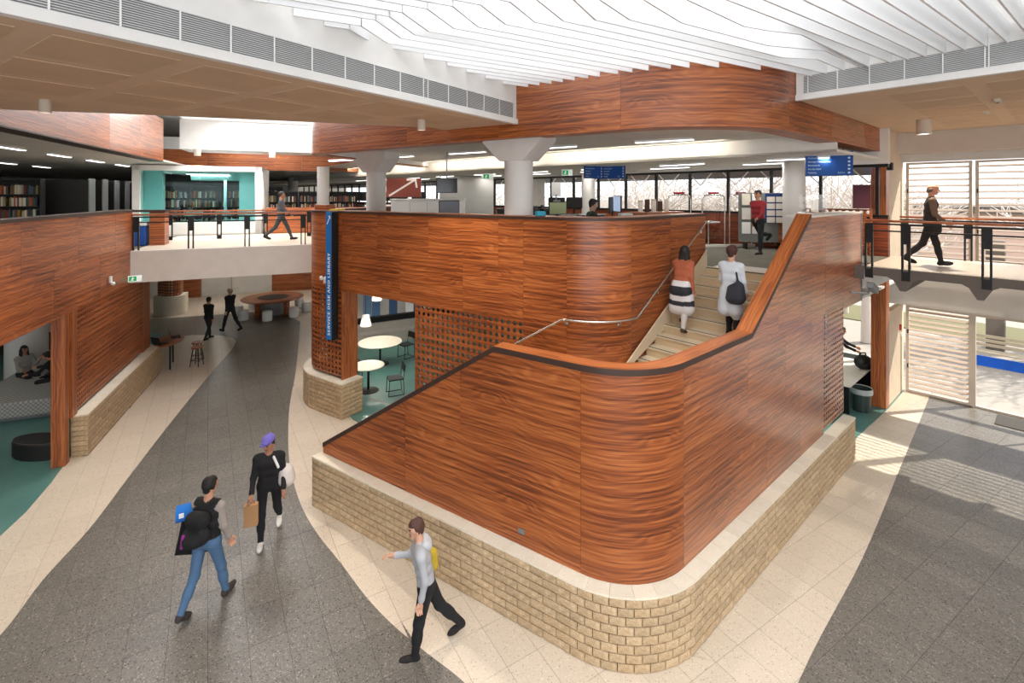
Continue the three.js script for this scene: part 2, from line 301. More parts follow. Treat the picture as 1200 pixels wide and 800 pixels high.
// bricks, mortar core and capping stones along a path; rows of [s0, s1, kind]
function plinth(parent, path, s0, s1, o, capW, curves, endFaces = []) {
  part('mortar_core', wallGeo(path, s0 + 0.02, s1 - 0.02, o - capW, o - 0.034, 0, 0.87), M.mortar, parent);
  for (let c = 0; c < NCOURSE; c++) {
    const cut = [s0]; let s;                           // running bond; short bricks on the curve
    const [ca, cb] = curves[0], odd = c % 2, c0 = ca - 0.06 + odd * 0.1, back = []; s = c0; while (s > s0 + 0.06) { back.push(s); s -= odd && back.length === 1 ? 0.294 : 0.392; } cut.push(...back.reverse());
    s = c0; while (s + 0.198 < cb - 0.04) { s += 0.198; cut.push(s); } let k = 0; while (s + 0.392 < s1 - 0.06) { s += !k++ && odd ? 0.196 : 0.392; if (s < s1 - 0.06) cut.push(s); } cut.push(s1);
    for (let i = 0; i + 1 < cut.length; i++) {
      const w = cut[i + 1] - cut[i], q = path.at(cut[i] + w / 2, o - 0.05), full = w > 0.3, m = part('brick', (full ? fullBrick : halfBrick)[(rnd() * 5) | 0], M.brick[(rnd() * 4) | 0], parent);
      m.position.set(q.x, COURSE * (c + 0.5), q.z); m.rotation.y = yawOf(q.e); m.scale.x = (w - 0.012) / (full ? 0.384 : 0.19);
    }
    for (const [s, sg] of endFaces) {                 // return faces at the free ends
      let d = c % 2 ? 0.1 : 0; const wR = capW - 0.02;
      for (let k = 0; k < 2; k++) {
        const w = c % 2 ? (k ? wR * 0.35 : wR * 0.65) : (k ? wR * 0.62 : wR * 0.38), q = path.at(s - sg * 0.05, o - 0.01 - (k ? wR - w / 2 : w / 2));
        const m = part('brick', halfBrick[(rnd() * 5) | 0], M.brick[(rnd() * 4) | 0], parent);
        m.position.set(q.x, COURSE * (c + 0.5), q.z); m.rotation.y = yawOf(q.e) + sg * Math.PI / 2; m.scale.x = (w - 0.006) / 0.19;
      }
    }
  }
  for (let s = s0; s < s1 - 0.02; ) {
    const onCurve = curves.some(([a, b]) => s > a - 0.05 && s < b - 0.1), w = Math.min(onCurve ? 0.3 : 0.392, s1 - s);
    part('capping_stone', wallGeo(path, s + 0.0015, s + w - 0.0015, o - capW, o - 0.004, 0.872, 0.9, { u0: rnd() * 3, v0: rnd() * 3 }), M.capstone[(rnd() * 3) | 0], parent);
    s += w;
  }
}
{
  const arc = brickPath.seg.find((g) => g.c), p = thing('brick_plinth', 'sandy split-face brick plinth with rounded corner under the timber staircase wall', 'plinth', undefined, 0, null);
  plinth(p, brickPath, 0, brickPath.len, 0, 0.23, [[arc.s, arc.s + arc.L]], [[0, -1], [brickPath.len, 1]]);
}
const panels = (parent, path, cuts, rows, o0, o1, bot, top, mats, breaks = []) => {  // timber panels with open joints: cuts along s, rows of heights
  const B = typeof bot === 'function' ? bot : () => bot, T = typeof top === 'function' ? top : () => top;
  for (let r = 0; r + 1 < rows.length; r++) {
    const cs = cuts[r % cuts.length];
    for (let i = 0; i + 1 < cs.length; i++) {
      const a = cs[i] + 0.002, b = cs[i + 1] - 0.002, lo = (s) => Math.max(B(s), rows[r] + 0.0015), hi = (s) => Math.max(Math.min(T(s), rows[r + 1] - 0.0015), lo(s));
      if (Math.max(hi(a) - lo(a), hi(b) - lo(b), hi((a + b) / 2) - lo((a + b) / 2)) < 0.02) continue;
      part('timber_panel', wallGeo(path, a, b, o0, o1, lo, hi, { breaks, u0: rnd() * 7, v0: rnd() * 5 }), mats[(rnd() * mats.length) | 0], parent);
    }
  }
};
const stairTop = (s) => {                            // underside of the cap along the outer stair wall
  if (s < sTL(2.371)) return 1.02 + (3.48 - 1.02) * s / sTL(2.371);
  if (s < sT(3.038)) return 3.48;
  if (s < sT(5.65)) return 3.48 + (5.26 - 3.48) * (s - sT(3.038)) / (5.65 - 3.038);
  return 5.26;
};
const stairBreaks = [sTL(2.371), sT(3.038), sT(5.65), sT(7.68) - 1e-4, sT(7.68)];
{
  const p = thing('staircase_wall', 'red-brown timber wall with pale cap sweeping round the staircase above the brick plinth', 'wall', undefined, 0, null);
  const arc = timberPath.seg.find((g) => g.c), a0 = arc.s, a1 = arc.s + arc.L, e = timberPath.len;
  // straight left side and curve: smooth veneer
  const crossing = (h) => (h - 1.02) / (3.48 - 1.02) * sTL(2.371);
  panels(p, timberPath, [[0, 2.15, a0], [0, 1.3, 3.3, a0]], [0.9, 2.2, 3.6], -0.02, 0, 0.905, stairTop, [M.wood, M.wood2], [...stairBreaks, crossing(2.2)]);
  panels(p, timberPath, [[a0, a1]], [0.9, 3.6], -0.02, 0, 0.905, stairTop, [M.wood2], stairBreaks);
  // right side: ribbed boards
  const upTo = (h) => sT(3.038) + (h - 3.48) / (5.26 - 3.48) * (5.65 - 3.038), low = (s) => (s < sT(7.68) ? 0.905 : 3.21);
  panels(p, timberPath, [[a1, sT(3.6), sT(5.1), sT(6.37)], [a1, sT(2.9), sT(4.4), sT(5.7), sT(6.37)]], [0.9, 2.1, 3.3], -0.02, 0, low, stairTop, [M.ribwood], [...stairBreaks]);
  panels(p, timberPath, [[a1, sT(4.1), sT(5.1), sT(6.5), sT(7.7), e]], [3.3, 5.27], -0.02, 0, low, stairTop, [M.ribwood], [...stairBreaks, upTo(3.3)]);
  panels(p, timberPath, [[sT(7.68), e]], [3.2, 3.3], -0.02, 0, 3.205, stairTop, [M.ribwood], []);
  part('perforated_panel', perfGeo(timberPath, sT(6.375), sT(7.675), 0.99, 3.29, -0.012, 0, 0.118, 0.112, 0.031), M.ribwood, p);
  part('wall_core', [wallGeo(timberPath, 0.01, sT(6.37), -0.19, -0.024, (s) => 0.9, (s) => stairTop(s) - 0.002, { breaks: stairBreaks }), wallGeo(timberPath, sT(6.37), e - 0.005, -0.19, -0.024, 3.3, 5.25)], M.wood, p);
  const end = sT(5.655);
  part('cap', wallGeo(timberPath, 0, end, -0.25, 0.005, (s) => stairTop(s), (s) => stairTop(s) + 0.07, { breaks: stairBreaks }), M.capwood, p);
  part('cap_edge', wallGeo(timberPath, -0.0, end, 0.005, 0.012, (s) => stairTop(s) - 0.012, (s) => stairTop(s) + 0.066, { breaks: stairBreaks }), M.edging, p);
  part('top_ledge', wallGeo(timberPath, end, e, -0.45, 0.012, 5.26, 5.3), M.offwhite, p);
  part('end_trim', wallGeo(timberPath, e, e + 0.05, -0.2, 0.012, 3.2, 5.3), M.greymetal, p);
  const o = timberPath.at(sTL(1.9), 0.006);          // power outlet low on the timber
  const out = part('power_outlet', [rbox(0.1, 0.07, 0.012, 0.004), box(0.012, 0.022, 0.004, -0.02, 0, 0.007), box(0.012, 0.022, 0.004, 0.02, 0, 0.007)], M.greymetal, p);
  out.position.set(o.x, 1.1, o.z); out.rotation.y = yawOf(o.e); out.userData.label = 'grey power outlet';
}
// ---------------------------------------------------------------- service desk wall (inner drum) and its pillar
const FASC = 3.22, DESK = 5.22;
{
  const p = thing('service_desk_wall', 'tall curved orange-brown timber wall wrapping the upstairs service desk beside the stairs', 'wall');
  const s904 = sI(9.04), s3 = sI(3.467), arc = innerPath.seg.filter((g) => g.c)[1], a0 = arc.s, a1 = arc.s + arc.L, e = innerPath.len, arcP = innerPath.seg.find((g) => g.c);
  panels(p, innerPath, [[0, 3, arcP.s, s904, sI(6.9), sI(5.0), s3], [0, 3, arcP.s, s904, sI(7.7), sI(6.0), s3 - 0.6, s3]], [FASC, 4.25, DESK], -0.02, 0, FASC, DESK, [M.wood, M.wood3]);
  panels(p, innerPath, [[s3, a0], [s3, a0]], [1.0, 3.3, DESK], -0.02, 0, 1.0, DESK, [M.wood, M.wood3]);
  panels(p, innerPath, [[a0, a1], [a0, a1]], [1.5, 3.3, DESK], -0.02, 0, 1.5, DESK, [M.wood]);
  panels(p, innerPath, [[a1, sIR(4.9), e], [a1, sIR(4.3), e]], [1.9, 3.7, DESK], -0.02, 0, 1.9, DESK, [M.wood, M.wood2]);
  part('wall_core', [wallGeo(innerPath, 0, s3, -0.2, -0.024, FASC, DESK), wallGeo(innerPath, s3, e - 0.004, -0.2, -0.024, 0, DESK)], M.wood, p);
  part('counter_top', wallGeo(innerPath, 0.0, e, -0.5, 0.03, DESK, DESK + 0.05), M.edging, p);
  part('counter_lip', wallGeo(innerPath, 0.0, e, -0.48, -0.02, DESK + 0.05, DESK + 0.06), M.wood, p);
  part('soffit_lining', wallGeo(innerPath, sI(9.0), s3, -0.5, -0.0, FASC - 0.02, FASC), M.wood, p);
  // perforated curved pillar skin and jamb
  part('perforated_panel', perfGeo(innerPath, arcP.s + 0.1, s904, 0.98, FASC - 0.01, -0.02, 0, 0.145, 0.135, 0.036), M.wood, p);
  part('jamb', upright(wallGeo(innerPath, s904 - 0.02, s904 + 0.025, -0.48, 0.004, 0.9, FASC)), M.wood, p);
  part('pillar_liner', wallGeo(innerPath, arcP.s + 0.1, s904, -0.48, -0.4, 0.9, FASC), M.wood, p);
  // flat perforated screen
  const q = thing('perforated_screen', 'flat timber screen of round holes standing between the cafe tables and the stairs', 'screen');
  part('perforated_panel', perfGeo(innerPath, sI(6.376), s3, 0.03, FASC - 0.01, -0.05, -0.022, 0.142, 0.142, 0.042), M.wood, q);
  part('frame_post', [wallGeo(innerPath, sI(6.42), sI(6.376), -0.08, -0.01, 0, FASC - 0.005), wallGeo(innerPath, s3 - 0.01, s3 + 0.03, -0.08, -0.021, 0, FASC - 0.005)], M.wood2, q);
}
{
  const arcP = innerPath.seg.find((g) => g.c), p = thing('brick_plinth', 'short curved sandy brick plinth under the perforated timber pillar with the blue sign', 'plinth');
  plinth(p, innerPath, arcP.s, sI(8.78), 0.21, 0.68, [[arcP.s, arcP.s + arcP.L]], [[sI(8.78), 1]]);
}
// ---------------------------------------------------------------- stairs
{
  const p = thing('staircase', 'pale timber staircase with dark nosing strips climbing to the upper floor', 'staircase');
  M.step = plaster(0xe2d0b2, { roughness: 0.5 }); M.riser = plaster(0xd8bf99, { roughness: 0.5 });
  const flat = (pts, y0, y1) => prism(pts, y0, y1);
  const rise2 = (FLOOR1 - LAND) / 10, go2 = (5.64 - 3.1) / 9, o0 = 0.44, o1 = 2.34;
  const q = (t0, t1, a = o0, b = o1) => [FR(t0, a), FR(t1, a), FR(t1, b), FR(t0, b)];
  for (let i = 0; i < 10; i++) {
    const t = 3.1 + i * go2, y = LAND + rise2 * (i + 1);
    part('riser', flat(q(t, t + 0.02), y - rise2, y - 0.03), M.riser, p);
    if (i < 9) part('tread', flat(q(t - 0.02, t + go2 + 0.02), y - 0.03, y), M.step, p);
    part('nosing_strip', flat(q(t + 0.005, t + 0.035), y, y + 0.003), M.black, p);
  }
  const rise1 = LAND / 15, go1 = (6.2 - 2.45) / 14, r = (s0, s1) => [FL(s0, 0.42), FL(s1, 0.42), FL(s1, 2.66), FL(s0, 2.66)];
  for (let i = 0; i < 15; i++) {
    const s = 6.2 - i * go1, y = rise1 * (i + 1);
    part('riser', flat(r(s, s - 0.02), y - rise1, y - 0.03), M.riser, p);
    if (i < 14) part('tread', flat(r(s + 0.02, s - go1 - 0.02), y - 0.03, y), M.step, p);
    part('nosing_strip', flat(r(s - 0.005, s - 0.035), y, y + 0.003), M.black, p);
  }
  const lp = [FL(2.45, 0.42), LRc(1.0, 0.45), LRc(0.42, 1.0), FR(3.1, 0.44), FR(3.1, 2.34), LRc(2.66, 2.34), FL(2.45, 2.66)];
  part('landing', prism([FL(2.45, 0.42), LRc(0.42, 1.1), LRc(1.1, 0.44), FR(3.1, 0.44), FR(3.1, 2.34), LRc(2.66, 2.6), FL(2.45, 2.66)], LAND - 0.2, LAND), M.step, p);
  // pale stringer on the service desk wall, following the flight
  const line = (t) => LAND + rise2 + (t - 3.1) / go2 * rise2, sh = new THREE.Shape([[2.62, LAND], [5.7, FLOOR1 - 0.35], [5.7, FLOOR1 + 0.36], [5.3, line(5.3) + 0.3], [2.62, line(2.62) + 0.22]].map((v) => new THREE.Vector2(...v)));
  const g = new THREE.ExtrudeGeometry(sh, { depth: 0.03, bevelEnabled: false }); const st = part('stringer', boxUV(g), M.step, p);
  const at = FR(0, 2.33); st.position.set(at[0], 0, at[1]); st.rotation.y = YR;
  // soffit under the upper flight
  part('soffit', (() => { const s2 = new THREE.Shape([[3.1, LAND - 0.22], [5.64, FLOOR1 - 0.3], [5.64, FLOOR1 - 0.42], [3.1, LAND - 0.34]].map((v) => new THREE.Vector2(...v))); const k = new THREE.ExtrudeGeometry(s2, { depth: 1.9, bevelEnabled: false }); const m = boxUV(k); m.rotateY(YR); const a = FR(0, 2.34); m.translate(a[0], 0, a[1]); return m; })(), M.white, p);
}
{
  const p = thing('handrail', 'stainless steel handrail on brackets along the curved service desk wall', 'handrail');
  const pts = [], hI = (s) => { const k = sI(2.55), r0 = sIR(3.0); if (s < k) return 3.4 - 0.6 * (k - s); if (s < r0) return 3.4; return 3.4 + (s - r0) * 0.645; };
  const s0 = sI(3.6), s1 = sIR(5.62);
  for (let i = 0; i <= 60; i++) { const s = lerp(s0, s1, i / 60), q = innerPath.at(s, 0.085); pts.push([q.x, hI(s), q.z]); }
  const e = innerPath.at(s1, 0.085); pts.push([e.x + eR[0] * 0.2, hI(s1) + 0.02, e.z + eR[1] * 0.2]);
  part('rail', tube(pts, 0.021, 140), M.chrome, p);
  for (const s of [sI(2.5), sIR(2.6), sIR(3.7), sIR(5.4)]) { const a = innerPath.at(s, 0), b = innerPath.at(s, 0.085), h = hI(s); part('bracket', [bar([a.x, h - 0.09, a.z], [b.x, h - 0.09, b.z], 0.008), bar([b.x, h - 0.09, b.z], [b.x, h - 0.01, b.z], 0.008), bar([a.x, h - 0.09, a.z], [a.x + a.n[0] * 0.012, h - 0.09, a.z + a.n[1] * 0.012], 0.035, 16)], M.chrome, p); }
}
// ---------------------------------------------------------------- ground floor
function clipToConvex(subject, clip) {               // Sutherland-Hodgman; clip is convex, counter-clockwise in (x, z)
  let out = subject;
  for (let i = 0; i < clip.length && out.length; i++) {
    const a = clip[i], b = clip[(i + 1) % clip.length], inside = (p) => (b[0] - a[0]) * (p[1] - a[1]) - (b[1] - a[1]) * (p[0] - a[0]) >= 0, inp = out; out = [];
    for (let j = 0; j < inp.length; j++) {
      const p = inp[j], q = inp[(j + 1) % inp.length], ip = inside(p), iq = inside(q);
      if (ip) out.push(p);
      if (ip !== iq) { const d1 = (b[0] - a[0]) * (p[1] - a[1]) - (b[1] - a[1]) * (p[0] - a[0]), d2 = (b[0] - a[0]) * (q[1] - a[1]) - (b[1] - a[1]) * (q[0] - a[0]), t = d1 / (d1 - d2); out.push([p[0] + (q[0] - p[0]) * t, p[1] + (q[1] - p[1]) * t]); }
    }
  }
  return out;
}
const areaOf = (p) => { let a = 0; for (let i = 0; i < p.length; i++) { const q = p[(i + 1) % p.length]; a += p[i][0] * q[1] - q[0] * p[i][1]; } return a / 2; };
const smoothLine = (pts, n) => new THREE.CatmullRomCurve3(pts.map((p) => new THREE.Vector3(p[0], 0, p[1])), false, 'centripetal').getPoints(n).map((v) => [v.x, v.z]);
const gu = unit(0.5236, 0.852), gv = unit(0.852, -0.5234), TU = 0.64, TV = 0.44;
const inView = (x, z) => z < -4.6 && Math.abs(x) < -z * 1.12;
function tiledFloor(label, poly, mats, grout, y = 0) {
  const f = struct('floor', label, 'floor');
  part('bedding', prism(poly, y - 0.12, y - 0.004), grout, f);
  const us = poly.map((p) => p[0] * gu[0] + p[1] * gu[1]), vs = poly.map((p) => p[0] * gv[0] + p[1] * gv[1]), cells = [];
  const sub = poly;
  for (let i = Math.floor(Math.min(...us) / TU); i <= Math.max(...us) / TU; i++) for (let j = Math.floor(Math.min(...vs) / TV); j <= Math.max(...vs) / TV; j++) {
    const g = 0.0022, c = [[i * TU + g, j * TV + g], [(i + 1) * TU - g, j * TV + g], [(i + 1) * TU - g, (j + 1) * TV - g], [i * TU + g, (j + 1) * TV - g]].map(([a, b]) => [a * gu[0] + b * gv[0], a * gu[1] + b * gv[1]]);
    if (areaOf(c) < 0) c.reverse();
    const q = clipToConvex(sub, c), dd = []; for (const p of q) if (!dd.length || Math.hypot(p[0] - dd[dd.length - 1][0], p[1] - dd[dd.length - 1][1]) > 1e-3) dd.push(p);
    if (dd.length < 3 || Math.abs(areaOf(dd)) < 0.002) continue;
    const cx = dd.reduce((s, p) => s + p[0], 0) / dd.length, cz = dd.reduce((s, p) => s + p[1], 0) / dd.length;
    cells.push({ dd, near: inView(cx, cz) ? -cz : 100 + Math.hypot(cx, cz) });
  }
  cells.sort((a, b) => a.near - b.near);
  const rest = [[], [], []];
  cells.forEach(({ dd }, k) => {
    const g = prism(dd, y - 0.02, y + (rnd() - 0.5) * 0.0008), mi = (rnd() * 3) | 0, uv = g.attributes.uv, ou = rnd() * 5, ov = rnd() * 5;
    for (let i = 0; i < uv.count; i++) uv.setXY(i, uv.getX(i) + ou, uv.getY(i) + ov);
    if (k < 300) part('floor_tile', g, mats[mi], f); else rest[mi].push(g);
  });
  rest.forEach((r, i) => { if (r.length) part('floor_tile_field', r, mats[i], f).userData.kind = 'stuff'; });
  return f;
}
// zone boundaries on the ground
const darkEast = smoothLine([[0.9, -4.3], [0.2, -5.0], [-0.55, -5.78], [-1.06, -6.16], [-1.59, -6.57], [-2.05, -7.0], [-2.64, -7.65], [-3.33, -8.39], [-3.9, -9.13], [-4.68, -10.43], [-5.49, -12.15], [-6.12, -13.66], [-6.83, -15.59], [-8.28, -19.22], [-9.5, -22.2]], 60);
const darkWest = smoothLine([[-6.4, -4.6], [-6.62, -6.39], [-6.94, -7.31], [-7.21, -8.43], [-7.73, -9.96], [-8.54, -12.38], [-9.4, -15.1], [-10.03, -17.22], [-10.45, -18.6], [-10.85, -19.4], [-11.4, -19.85], [-12.1, -20.1], [-13.0, -20.1]], 60);
const tealWest = [[-8.3, -4.0], [-8.55, -8.27], [-8.73, -8.89], [-9.13, -9.81], [-9.62, -10.78]];
const rightLine = smoothLine([[1.7, -4.0], [3.34, -5.78], [5.47, -7.74], [8.04, -10.27], [11.47, -13.66], [12.1, -14.3]], 30);
const FAC = 13.25, EXIT0 = FR(FAC, 0.3), EXIT1 = FR(FAC, -9);
tiledFloor('dark grey terrazzo tiles of the left corridor between the pale curved bands', [[0.9, -4.3], [-6.4, -4.6], ...darkWest.slice(1), [-15, -20.5], [-17, -22.5], [-11.5, -24.4], ...darkEast.slice(1).reverse()], M.dark, M.groutDark);
tiledFloor('pale cream terrazzo band running beside the left brick plinth', [[-6.4, -4.6], [-8.3, -4.0], ...tealWest.slice(1), FM(-0.05, 0.0), FM(5.5, 0), FM(5.5, -0.3), FM(6.5, -0.3), FM(9.5, -1.2), [-13.0, -20.1], ...darkWest.slice(1).reverse()], M.beige, M.grout);
{
  const arcP = innerPath.seg.find((g) => g.c), s = innerPath.at(arcP.s - 1.6, 0), pil = []; for (let i = 0; i <= 14; i++) { const q = innerPath.at(lerp(arcP.s, sI(8.8), i / 14), 0.0); pil.push([q.x, q.z]); }
  tiledFloor('pale cream terrazzo tiles surrounding the staircase plinth', [[1.7, -4.0], [0.9, -4.3], ...darkEast.slice(1), [-7.6, -22.6], ...pil, FL(6.3, 2.45), FL(6.2, 0.2), LRc(0.4, 0.4), FR(7.7, 0.2), FR(8.93, 0.26), FR(11.44, 0.16), FR(FAC, 0.16), [12.1, -14.3], ...rightLine.slice(1, -1).reverse()], M.beige, M.grout);
}
tiledFloor('dark grey terrazzo tiles in front of the sunlit glass exit doors', [[1.7, -4.0], ...rightLine.slice(1), FR(FAC, -0.9), FR(FAC, -9), FR(2, -6)], M.dark, M.groutDark);
tiledFloor('pale cream terrazzo floor beyond the round timber table', [[-11.5, -24.4], [-17, -22.5], [-24, -24], [-26, -34], [-6, -40], [-3.5, -25], [-7.6, -22.6], [-9.5, -22.2]], M.beige, M.grout);
{
  const f = struct('floor', 'glossy teal floor of the study areas under the upper storey', 'floor');
  part('teal_study_floor', prism([FL(6.3, 2.45), FL(8.8, 2.72), ...(() => { const o = []; const a = innerPath.seg.find((g) => g.c); for (let i = 14; i >= 0; i--) { const q = innerPath.at(lerp(a.s, sI(8.8), i / 14), 0); o.push([q.x, q.z]); } return o; })(), [-7.6, -22.6], [-3.5, -25], [-6, -40], [20, -40], FR(FAC, 8), FR(FAC, 0.16), FR(11.44, 0.16), FR(8.93, 0.26), FR(7.7, 0.2), LRc(0.4, 0.4)], -0.12, -0.001), M.teal, f);
  part('teal_lounge_floor', prism([[-8.3, -4.0], [-8.55, -8.27], [-8.73, -8.89], [-9.13, -9.81], [-9.62, -10.78], FM(0, -0.3), FM(6.5, -0.3), FM(9.5, -1.2), [-13.0, -20.1], [-15, -20.5], [-17, -22.5], [-24, -24], [-30, -20], [-30, -4]], -0.12, -0.001), M.teal, f);
  part('subfloor', prism([[-34, 10], [FR(FAC, -14)[0], 10], FR(FAC, -14), FR(FAC, 20), [20, -46], [-34, -46]], -0.4, -0.12), M.concrete, f);
}
// ---------------------------------------------------------------- upper floor slabs, ceilings and outer walls
const pathPts = (path, s0, s1, o, n) => Array.from({ length: n + 1 }, (_, i) => { const q = path.at(Math.min(lerp(s0, s1, i / n), path.len - 1e-4), o); return [q.x, q.z]; });
const WIN = 10.85;
const innerEdge = pathPts(innerPath, 0.2, innerPath.len, -0.03, 60);
const libPoly = [...innerEdge, FR(5.66, 2.37), FR(5.66, 0.42), FR(9.08, 0.42), FR(9.08, 0.03), FR(WIN, 0.03), FR(WIN, 46), [-26, -50], [-34, -44], [-34, 2], FM(-12, -0.27), FM(3.7, -0.27), FM(3.85, 4.7)];
{
  const f = struct('floor', 'grey-brown carpet floor of the upper library storey', 'floor');
  part('carpet', prism(libPoly, FLOOR1 - 0.03, FLOOR1), M.carpet, f);
  part('slab', prism(libPoly, 3.5, FLOOR1 - 0.03), M.white, f);
  part('bridge_floor', prism([FM(3.72, -0.25), FM(8.85, -0.25), FM(8.85, 4.9), FM(3.86, 4.6)], FLOOR1, FLOOR1 + 0.006), M.beige[0], f);
  part('tactile_strip', prism([FR(5.75, 0.6), FR(6.35, 0.6), FR(6.35, 2.2), FR(5.75, 2.2)], FLOOR1, FLOOR1 + 0.006), M.offwhite, f);
  part('top_nosing', prism([FR(5.64, 0.44), FR(5.72, 0.44), FR(5.72, 2.34), FR(5.64, 2.34)], FLOOR1, FLOOR1 + 0.005), M.capstone[0], f);
}
{
  const c = struct('ceiling', 'white plaster ceiling over the ground floor study areas', 'ceiling');
  part('ceiling_board', prism([...pathPts(innerPath, 0.2, sI(3.3), -0.25, 40), FR(5.8, 2.6), FR(5.8, 0.45), FR(9.0, 0.22), FR(WIN, 0.22), FR(FAC, 0.22), FR(FAC, 46), [-26, -50], [-12, -40], [-7, -24]], FASC, FASC + 0.06), M.ceil, c);
  part('lounge_ceiling', prism([FM(-12, -0.45), FM(6.5, -0.45), [-16, -19.5], [-34, -20], [-34, 2]], FASC, FASC + 0.06), M.ceil, c);
}
// library ceiling: high zone at the void, lit cove face, lower zone along the windows
const coveLine = [FR(7.4, 0.26), FR(7.3, 2.4), FR(6.5, 8.0), FR(6.0, 17.5), FR(5.8, 30)];
{
  const c = struct('ceiling', 'cream library ceiling stepping down in a lit cove above the desks', 'ceiling');
  part('high_board', prism([...pathPts(bulkPath, 3, bulkPath.len - 5.0, -0.1, 70), ...coveLine, [-12, -33]], 7.02, 7.08), M.ceil, c);
  part('low_board', prism([...coveLine, [-26, -50], FR(WIN + 0.2, 46), FR(WIN + 0.2, 0.26)], 6.62, 6.68), M.ceil, c);
  for (let i = 0; i + 1 < coveLine.length; i++) part('cove_face', beam(coveLine[i], coveLine[i + 1], 6.62, 7.04, 0.06, 1), M.ceil, c);
  for (let i = 1; i + 1 < coveLine.length; i++) {
    const a = coveLine[i], b = coveLine[i + 1], mx = (a[0] + b[0]) / 2, mz = (a[1] + b[1]) / 2, L = Math.hypot(b[0] - a[0], b[1] - a[1]), e = unit(b[0] - a[0], b[1] - a[1]), n = [e[1], -e[0]];
    const s = n[0] * mx + n[1] * mz > 0 ? -1 : 1;     // towards the void
    areaLight(mx + n[0] * s * 0.5, 6.98, mz + n[1] * s * 0.5, L * 0.96, 0.08, WARM, 22, [-n[0] * s, -0.35, -n[1] * s]);
  }
}
{
  const c = struct('ceiling', 'grey ceiling of the book stacks behind the left timber bulkhead', 'ceiling');
  part('stack_ceiling', prism([FM(-12, -0.3), FM(6.8, -0.3), FM(12.9, -0.3), FM(12.9, 8), [-12, -33], [-26, -50], [-34, -44], [-34, 2]], 6.86, 6.92), M.ceil, c);
}
// timber bulkheads
{
  const p = thing('timber_bulkhead', 'broad curved timber bulkhead hanging over the library edge under the white blades', 'bulkhead');
  const arc = bulkPath.seg.filter((g) => g.c), e = bulkPath.len;
  const cuts = [0, 3.5, arc[0].s, arc[0].s + arc[0].L, arc[1].s - 5.2, arc[1].s - 2.6, arc[1].s, arc[1].s + arc[1].L, arc[1].s + arc[1].L + 2.3, arc[1].s + arc[1].L + 4.8, e];
  panels(p, bulkPath, [cuts], [6.86, 8.3], -0.03, 0, 6.86, 8.3, [M.ribwood, M.wood]);
  part('bottom_lip', wallGeo(bulkPath, 0, e, -0.4, 0.012, 6.83, 6.86), M.wood, p);
  part('bulkhead_core', wallGeo(bulkPath, 0.01, e - 0.01, -0.4, -0.034, 6.862, 8.3), M.white, p);
}
const mPath = new Path([FM(9.6, -0.25), FM(-12, -0.25)]), sM = (p) => 9.6 - p;  // front faces the corridor
{
  // travelling towards the camera the corridor lies on the left: fronts use negative offsets
  const p = thing('timber_bulkhead', 'straight timber bulkhead above the book stacks on the left wing', 'bulkhead');
  panels(p, mPath, [[sM(6.8), sM(4.4), sM(2), sM(-0.4), sM(-2.8), sM(-5.2), sM(-12)]], [6.86, 8.3], 0.03, 0, 6.86, 8.3, [M.ribwood, M.wood3]);
  part('bottom_lip', wallGeo(mPath, sM(6.8), sM(-12), 0.4, -0.012, 6.83, 6.86), M.edging, p);
  part('bulkhead_core', wallGeo(mPath, sM(6.79), sM(-12), 0.4, 0.034, 6.862, 8.3), M.white, p);
  const q = thing('timber_bulkhead', 'far timber band above the teal glass meeting room', 'bulkhead');
  const far = new Path([FM(12.8, -8), FM(12.8, 8)]);
  panels(q, far, [[0, 4, 8, 12, 16]], [6.86, 7.75], -0.03, 0, 6.86, 7.75, [M.wood3]);
  part('bulkhead_core', wallGeo(far, 0, 16, -0.3, -0.034, 6.862, 8.3), M.white, q);
}
// ---------------------------------------------------------------- atrium soffits with grilles
function grille(parent, path, s0, s1, o, h0, h1) {   // framed linear grille; slats are finer than one can pick apart
  part('grille_frame', [wallGeo(path, s0, s0 + 0.008, o, o + 0.01, h0, h1), wallGeo(path, s1 - 0.008, s1, o, o + 0.01, h0, h1), wallGeo(path, s0, s1, o, o + 0.01, h0, h0 + 0.006), wallGeo(path, s0, s1, o, o + 0.01, h1 - 0.006, h1)], M.whitemetal, parent);
  const slats = []; for (let h = h0 + 0.016; h < h1 - 0.014; h += 0.022) slats.push(wallGeo(path, s0 + 0.008, s1 - 0.008, o - 0.03, o + 0.004, h, h + 0.009));
  part('slats', slats, M.slat, parent).userData.kind = 'stuff';
  part('grille_back', wallGeo(path, s0, s1, o - 0.06, o - 0.05, h0, h1), M.slat, parent);
}
const coffers = (parent, fr, a0, a1, b0, b1, step, y, inside) => {
  for (let a = a0; a < a1; a += step) for (let b = b0; b < b1; b += step) {
    const q = [fr(a + 0.12, b + 0.12), fr(a + step - 0.12, b + 0.12), fr(a + step - 0.12, b + step - 0.12), fr(a + 0.12, b + step - 0.12)];
    if (q.every(inside)) part('acoustic_panel', prism(q, y - 0.006, y + 0.01), M.soffitPanel, parent);
  }
};
const inPoly = (poly) => ([x, z]) => { let c = false; for (let i = 0, j = poly.length - 1; i < poly.length; j = i++) { const a = poly[i], b = poly[j]; if ((a[1] > z) !== (b[1] > z) && x < (b[0] - a[0]) * (z - a[1]) / (b[1] - a[1]) + a[0]) c = !c; } return c; };
const SOFL = 7.11, SOFR = 7.42, BLADE = 7.8, ROOF = 9.2;
const leftSoffit = [FL(3.62, 2.68), FL(5.5, 2.68), [-1.78, -10.35], [-3.9, -9.62], [-6.83, -8.61], FM(-2.8, -0.2), FM(-10.1, -0.2), FL(3.62, -7.55)];
